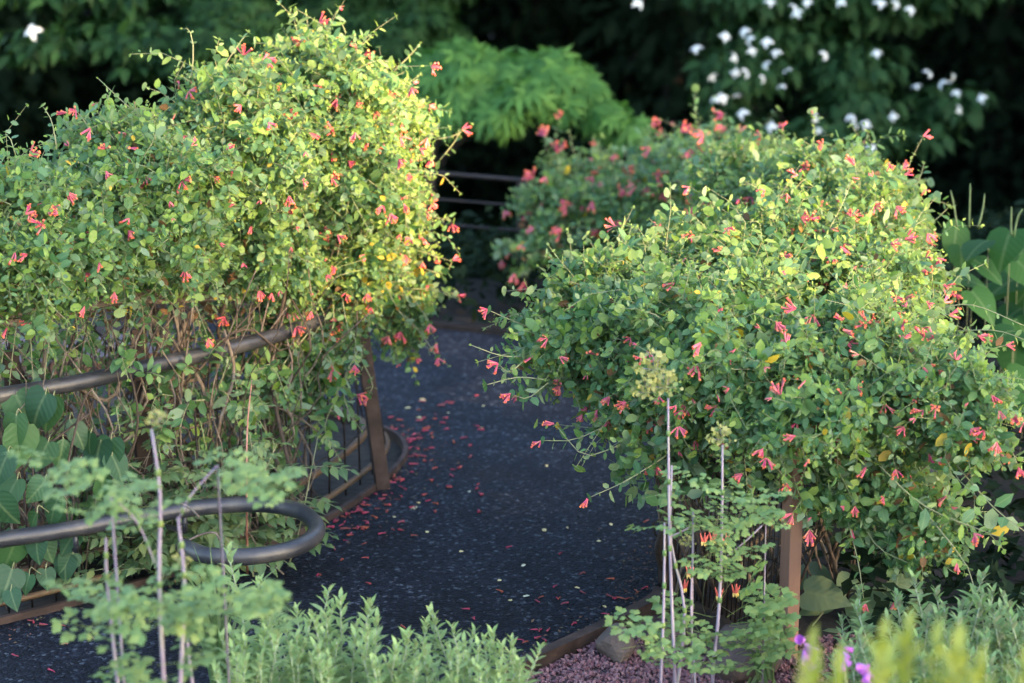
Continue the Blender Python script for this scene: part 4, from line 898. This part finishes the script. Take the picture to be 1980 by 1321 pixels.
tops=[(585,1150,5.0),(620,1165,5.02),(655,1152,5.0),(690,1172,5.0),(720,1168,5.05),(740,1190,5.0),(560,1180,4.95),(815,1205,5.0),(840,1185,5.05),(870,1190,5.0),(905,1215,4.95),(890,1210,5.0),(940,1222,4.95),(975,1235,4.95),(1000,1245,4.9),(1015,1250,4.95),(960,1250,4.9),(780,1230,4.95),(850,1240,4.9)]
for k in range(85):
    x=rng.uniform(425,1010); y=1165+max(0,(x-560))*.14+rng.uniform(5,130); tops.append((x,y,5.0-(y-1175)*.0012-rng.uniform(0,.1)))
clump('aster_clump','pale green clump of leafy upright stems along the bottom centre','perennial',tops,AST,G(730,1400),.42,'leafy clumps at the front of the beds')
tops=[(480,1060,5.15),(530,1115,5.1),(455,1130,5.0),(505,1150,5.0)]
cl2=clump('aster_clump','young yellow-green stems rising before the open end of the hooked rail','perennial',[(478,1055,5.2),(525,1110,5.15),(550,1130,5.1),(500,1140,5.1)],AST,G(500,1400),.42,'leafy clumps at the front of the beds')
tops=[(1795,1115,5.2),(1860,1100,5.25),(1905,1150,5.2),(1830,1140,5.25),(1930,1165,5.15),(1960,1180,5.1),(1690,1180,5.15),(1640,1200,5.2),(1720,1210,5.1),(1770,1160,5.2),(1670,1150,5.3),(1740,1140,5.3)]
for k in range(110):
    x=rng.uniform(1630,2000); y=1260-abs(x-1640)*.35+rng.uniform(-30,160); y=max(1120,y); tops.append((x,y,5.25-(y-1120)*.002-rng.uniform(0,.12)))
clump('sage_clump','grey-green clump of leafy stems at the lower right corner','perennial',tops,SAG,G(1830,1400),.40,'leafy clumps at the front of the beds')
# very near lime stems
LIM=[leafy_stem(.9,46,.06,40+k,M_LIME,M_LIME,LANCE) for k in range(4)]
tops=[(1600,1255,2.95),(1640,1275,2.9),(1710,1230,2.9),(1725,1262,2.95),(1760,1215,2.95),(1785,1250,2.9),(1830,1265,2.85),(1850,1245,2.9),(1900,1285,2.9),(1690,1290,2.85),(1580,1290,2.9),(1960,1290,2.9),(1620,1300,2.85),(1985,1215,2.9)]
rt=root('lime_perennial','very near blurred lime-green leafy plant at the lower right','perennial',tuple(G(1750,1900)),'leafy clumps at the front of the beds')
for px,py,t in tops[:12]:
    py+=2; p=P(px,py,t); s=(p[2]+.02)/.9; place(rt,'leafy_stem',LIM[rng.integers(4)],np.stack([[1,0,0],[0,1,0],[0,0,1]],-1).astype(float),p-[0,0,.9*s],np.array([1,1,s]))
# purple flowers
def purple(px,py,t,s,label):
    rt=root('purple_flower',label,'flower',tuple(G(px,1420)),'purple bell flowers by the lime plant'); p=P(px,py,t)
    part(rt,'stem',Geo().add(*tube(spline([[p[0]+.03,p[1],.0],[p[0]+.02,p[1],p[2]*.6],p],8),.0018,4)),M_STEM)
    for k in range(6):
        d=nrm(np.array([rng.normal()*.7,rng.normal()*.4-.2,-.5+rng.normal()*.4])); L=.024*s; f=np.linspace(0,1,5); pts=p+[0,0,.018-.007*k]+np.outer(f*L,d)
        part(rt,'bell',Geo().add(*tube(pts,np.array([.002,.004,.006,.0065,.008])*s,7,False)),M_PURP)
purple(1555,1255,4.7,1.2,'mauve bell flower on a thin stem beside the foot of the brown post')
purple(1680,1302,4.3,.9,'purple bell flower low among the lime leaves')
purple(1632,1270,4.5,.7,'small pinkish bell flower half hidden behind lime stems')

# ------------------------------------------------------------------ columbine, broad leaves, grasses on the right
cb=root('columbine','columbine with nodding red and yellow flowers beneath the right honeysuckle','wildflower',tuple(G(1390,1190)))
M_CY=plain('columbine_yellow',[(.7,.5,.1),(.75,.55,.2)],.5); M_CR=plain('columbine_red',[(.55,.09,.06),(.6,.13,.1)],.5)
for px,py in [(1361,1047),(1378,1043),(1402,1048),(1333,1110),(1322,1137),(1390,1152),(1422,1146)]:
    t=5.55; p=P(px,py,t); b=G(px+rng.uniform(-30,30),1190)
    f=part(cb,'flower',Geo(),M_CR) if False else None
    g=Geo()
    for k in range(5):
        a=k*1.2566; d=np.array([math.cos(a)*.35,math.sin(a)*.35,1.]); o=np.array([math.cos(a)*.004,math.sin(a)*.004,0]); g.add(*tube(p+o+np.outer(np.linspace(0,1,4)*.018,d),[.0028,.0024,.0016,.001],4,False),mi=0); g.add(*tube(p+o+np.outer(np.linspace(0,1,3)*.010,np.array([d[0]*.6,d[1]*.6,-1])),[.0028,.0028,.001],4,False),mi=1)
    part(cb,'flower',g,[M_CR,M_CY])
    part(cb,'stem',Geo().add(*tube(spline([b,(b+p)/2+rng.normal(size=3)*.02,p+[.012,0,.05],p+[0,0,.024]],9),.001,3)),M_STEM)
for k in range(16):
    x=np.array([rng.normal(),rng.normal()*.6-.3,.1]); place(cb,'leaf',RUE[k%4],frames(x[None],np.array([[0,-.4,1.]]))[0],P(rng.uniform(1340,1455),rng.uniform(1150,1280),5.3),rng.uniform(.6,.9))
bl=root('broad_leaved_plant','pale plant with big scalloped leaves in the shade behind the brown post','plant',tuple(G(1680,1180)))
me_b=mesh('leaf',BROAD,[M_PALEL]); me_h2=mesh('leaf',HEART,[M_PALEL])
for px,py,s,a in [(1555,1110,110,1.2),(1600,1150,90,.2),(1690,1175,120,.3),(1730,1160,110,-.3),(1610,1235,80,.6),(1650,1120,80,1.9),(1760,1195,100,-.2),(1700,1230,110,.1),(1580,1180,80,2.5),(1640,1200,90,1.2),(1750,1130,70,0),(1790,1180,80,-.6)]:
    t=6.0+rng.uniform(-.15,.15); L=s/FPX*t; x=np.array([math.cos(a),-.5,.35*math.sin(a)]); nn=np.array([rng.normal()*.3,-.55,.8]); Rm=frames(x[None],nn[None])[0]; b=P(px,py,t)-Rm[:,0]*L*.5
    place(bl,'leaf',me_b if rng.uniform()<.5 else me_h2,Rm,b,L); part(bl,'leaf_stalk',Geo().add(*tube(spline([b,b*.5+np.array([b[0],b[1]+.08,0])*.5,[b[0]+rng.normal()*.03,b[1]+.1,0]],6),.0025,4)),M_STEM)
hy=root('hosta','broad-leaved green plant with thin bare flower spikes right of the mound','plant',tuple(G(1990,900)))
me_l=mesh('leaf',HEART,[M_BIGL]); me_l2=mesh('leaf',BROAD,[M_BIGL])
for px,py,s in [(1850,460,85),(1890,470,90),(1940,480,90),(1975,490,80),(1910,515,80),(1880,540,70),(1950,540,90),(1975,570,90),(1905,590,80),(1950,610,80),(1930,650,80),(1985,640,80),(1960,690,90),(1985,735,80),(1965,770,90),(1995,530,80),(2010,460,90),(1860,500,60),(1925,560,70),(2020,600,90),(2030,680,90)]:
    t=7.3+rng.uniform(-.2,.2)-(py-450)*.0012; L=s/FPX*t*.98; x=np.array([rng.normal()*.8,-.5,-.3+rng.normal()*.15]); nn=np.array([rng.normal()*.2,-.3,1.1]); Rm=frames(x[None],nn[None])[0]; b=P(px,py,t)-Rm[:,0]*L*.5
    place(hy,'leaf',me_l if rng.uniform()<.6 else me_l2,Rm,b,L); part(hy,'leaf_stalk',Geo().add(*tube(spline([b,b*.5+np.array([b[0]+.03,b[1]+.12,0])*.5,[b[0]*.8+1.6*.2,b[1]+.15,0]],6),.0014,4)),M_STEM)
for q in [[(1850,440),(1845,400),(1838,368)],[(1874,440),(1875,395),(1876,355)],[(1891,440),(1900,405),(1904,375)],[(1955,455),(1955,430),(1956,400)],[(1960,458),(1968,420),(1978,404)]]:
    part(hy,'flower_spike',Geo().add(*tube(spline([P(x,y,7.0) for x,y in q],8),[.0035,.0035,.0032,.003,.003,.0028,.0025,.0015],5)),M_GRASS)
def tuft(label,base,n,H,spread):
    rt=root('grass_tuft',label,'grass tuft',tuple(base),'grass tufts at the front')
    for k in range(n):
        a=rng.uniform(0,6.28); r=rng.uniform(.2,1)*spread; h=H*rng.uniform(.6,1.1); tip=base+np.array([math.cos(a)*r,math.sin(a)*r,h]); mid=base+np.array([math.cos(a)*r*.35,math.sin(a)*r*.35,h*.7])
        s=spline([base+rng.normal(size=3)*[.02,.02,0],mid,tip],7); t=nrm(np.gradient(s,axis=0)); sd=nrm(np.cross(t,[math.cos(a+.5),math.sin(a+.5),.1])); wd=(.0045*np.array([.8,1,1,.9,.7,.4,.05]))[:,None]
        V=np.concatenate([s+sd*wd,s-sd*wd]); T=[]
        for q in range(6): T+=[(q,q+1,8+q),(q,8+q,7+q)]
        part(rt,'grass_blade',Geo().add(V,T,np.stack([np.tile(np.linspace(0,1,7),2),np.repeat([0,1],7)],1)),M_GRASS)
tuft('fine grey-green grass blades beside the pale aster clump',G(430,1390),34,.36,.16)
tuft('dark grass blades in front of the purplish rock',G(1470,1325),26,.12,.13)

# ------------------------------------------------------------------ fallen flowers
rng=np.random.default_rng(200)
FM=[]
for k in range(5):
    r=np.random.default_rng(300+k); g=Geo(); s=np.linspace(-.5,.5,6); L=r.uniform(.024,.034); pts=np.stack([s*L,.004*np.sin(s*3+k),.0035+.001*np.cos(s*4)],1)
    V,T,U=tube(pts,[.0012,.0018,.0024,.0028,.0030,.0044],5,True); g.add(V,T,U)
    if k%2:
        pts2=np.stack([s*L*.8,.006+.008*s,.0035+0*s],1); g.add(*tube(pts2,[.0012,.0018,.0024,.0026,.0028,.004],5,True))
    FM.append(mesh('fallen_flower',g.arr(),[M_FALL]))
LM=[mesh('fallen_leaf',OVAL,[M_PALE]),mesh('fallen_leaf',OVAL2,[M_PALE])]
def fallen(px,py,label,group,me=None,name='fallen_flower',cat='fallen flower',s=.66,z=.002):
    p=G(px,py)
    if not inside(np.array([p[0]]),np.array([p[1]]))[0]: return
    if np.min(np.linalg.norm((kerb_s-p)[:,:2],axis=1))<.02: return
    o=place(None,name,me or FM[rng.integers(5)],frames(np.array([[math.cos(a:=rng.uniform(0,6.28)),math.sin(a),0]]),np.array([[0,0,1.]]))[0],p+[0,0,z],s*rng.uniform(.85,1.2)); o['label']=label; o['category']=cat; o['group']=group
A='red fallen trumpet flower in the drift beside the curved kerb'
for k in range(175):
    f=rng.beta(2,2.2); px=800-f*230+abs(rng.normal())*65*(1-.3*f); py=790+f*290+rng.normal()*22; fallen(px,py,A,'flowers fallen along the curved kerb',s=rng.uniform(.45,.8))
for k in range(45):
    px=rng.uniform(690,930); py=rng.uniform(800,1040); fallen(px,py,A,'flowers fallen along the curved kerb')
for px,py in [(1085,1072),(1126,1112),(1180,1122),(1074,1136),(1046,1158),(1040,1165),(1081,1160),(1092,1170),(1128,1148),(1180,1155),(1190,1158),(1200,1160),(900,1180),(918,1199),(1032,1220),(1045,1222),(1060,1220),(1040,1235),(1052,1240),(1095,1244),(1005,1240),(1015,1245),(1066,1266),(965,1145),(985,1060),(712,1130),(780,1215),(1140,1235),(1110,1210),(1215,1160),(1246,1140),(1250,1010),(1170,1190),(1100,1290),(990,1265),(1230,1145)]:
    fallen(px,py,'red fallen trumpet flower on the asphalt near the right bed edging','flowers fallen near the right bed edging')
for px,py in [(30,1270),(125,1248),(180,1238),(85,1210),(120,1212),(60,1203),(65,1204),(230,1160),(400,1105),(430,1100),(370,1112),(455,1098),(340,1125),(480,1090),(100,1300),(420,1120)]:
    fallen(px,py,'red fallen trumpet flower on the asphalt in front of the left railing','flowers fallen before the left railing')
for px,py,s in [(812,772,.03),(795,790,.025),(934,828,.02),(815,810,.03),(938,785,.02),(865,800,.016),(822,1028,.024),(1052,1023,.02),(1180,1013,.018),(1158,1045,.018),(1015,1092,.02),(963,1121,.018),(1025,1153,.022),(990,1160,.016),(1110,1137,.018),(982,1162,.014),(1143,1215,.016),(805,972,.022),(806,980,.026),(758,1000,.022),(910,950,.014),(1057,900,.014),(890,1065,.016),(1165,1172,.018),(1095,1020,.012)]:
    fallen(px,py,'small pale fallen leaf lying on the dark asphalt','pale leaves on the asphalt',LM[rng.integers(2)],'fallen_leaf','fallen leaf',s)

# crumbs of soil and leaf along the path's edges
rng=np.random.default_rng(222)
n=2600; ln=np.concatenate([kerb_s[8:75],spline(edge[1:6],40)]); k=rng.integers(len(ln),size=n); q=ln[k]+np.stack([rng.normal(size=n)*.07,rng.normal(size=n)*.07,np.full(n,.003)],1)
ok=inside(q[:,0],q[:,1]); q=q[ok]; n=len(q)
stuff('leaf_litter', Geo().inst(SIMPLE,frames(rnd(n)*[1,1,.2],rnd(n)*.4+[0,0,1]),q,rng.uniform(.004,.012,(n,1))), plain('litter_crumbs',[(.05,.03,.018),(.09,.06,.035),(.13,.05,.04),(.03,.022,.015),(.11,.1,.05)],.9,20,perobj=True))
print('TRIS',sum(len(o.data.polygons) for o in sc.objects if o.type=='MESH'),'unique',sum(len(m.polygons) for m in bpy.data.meshes))
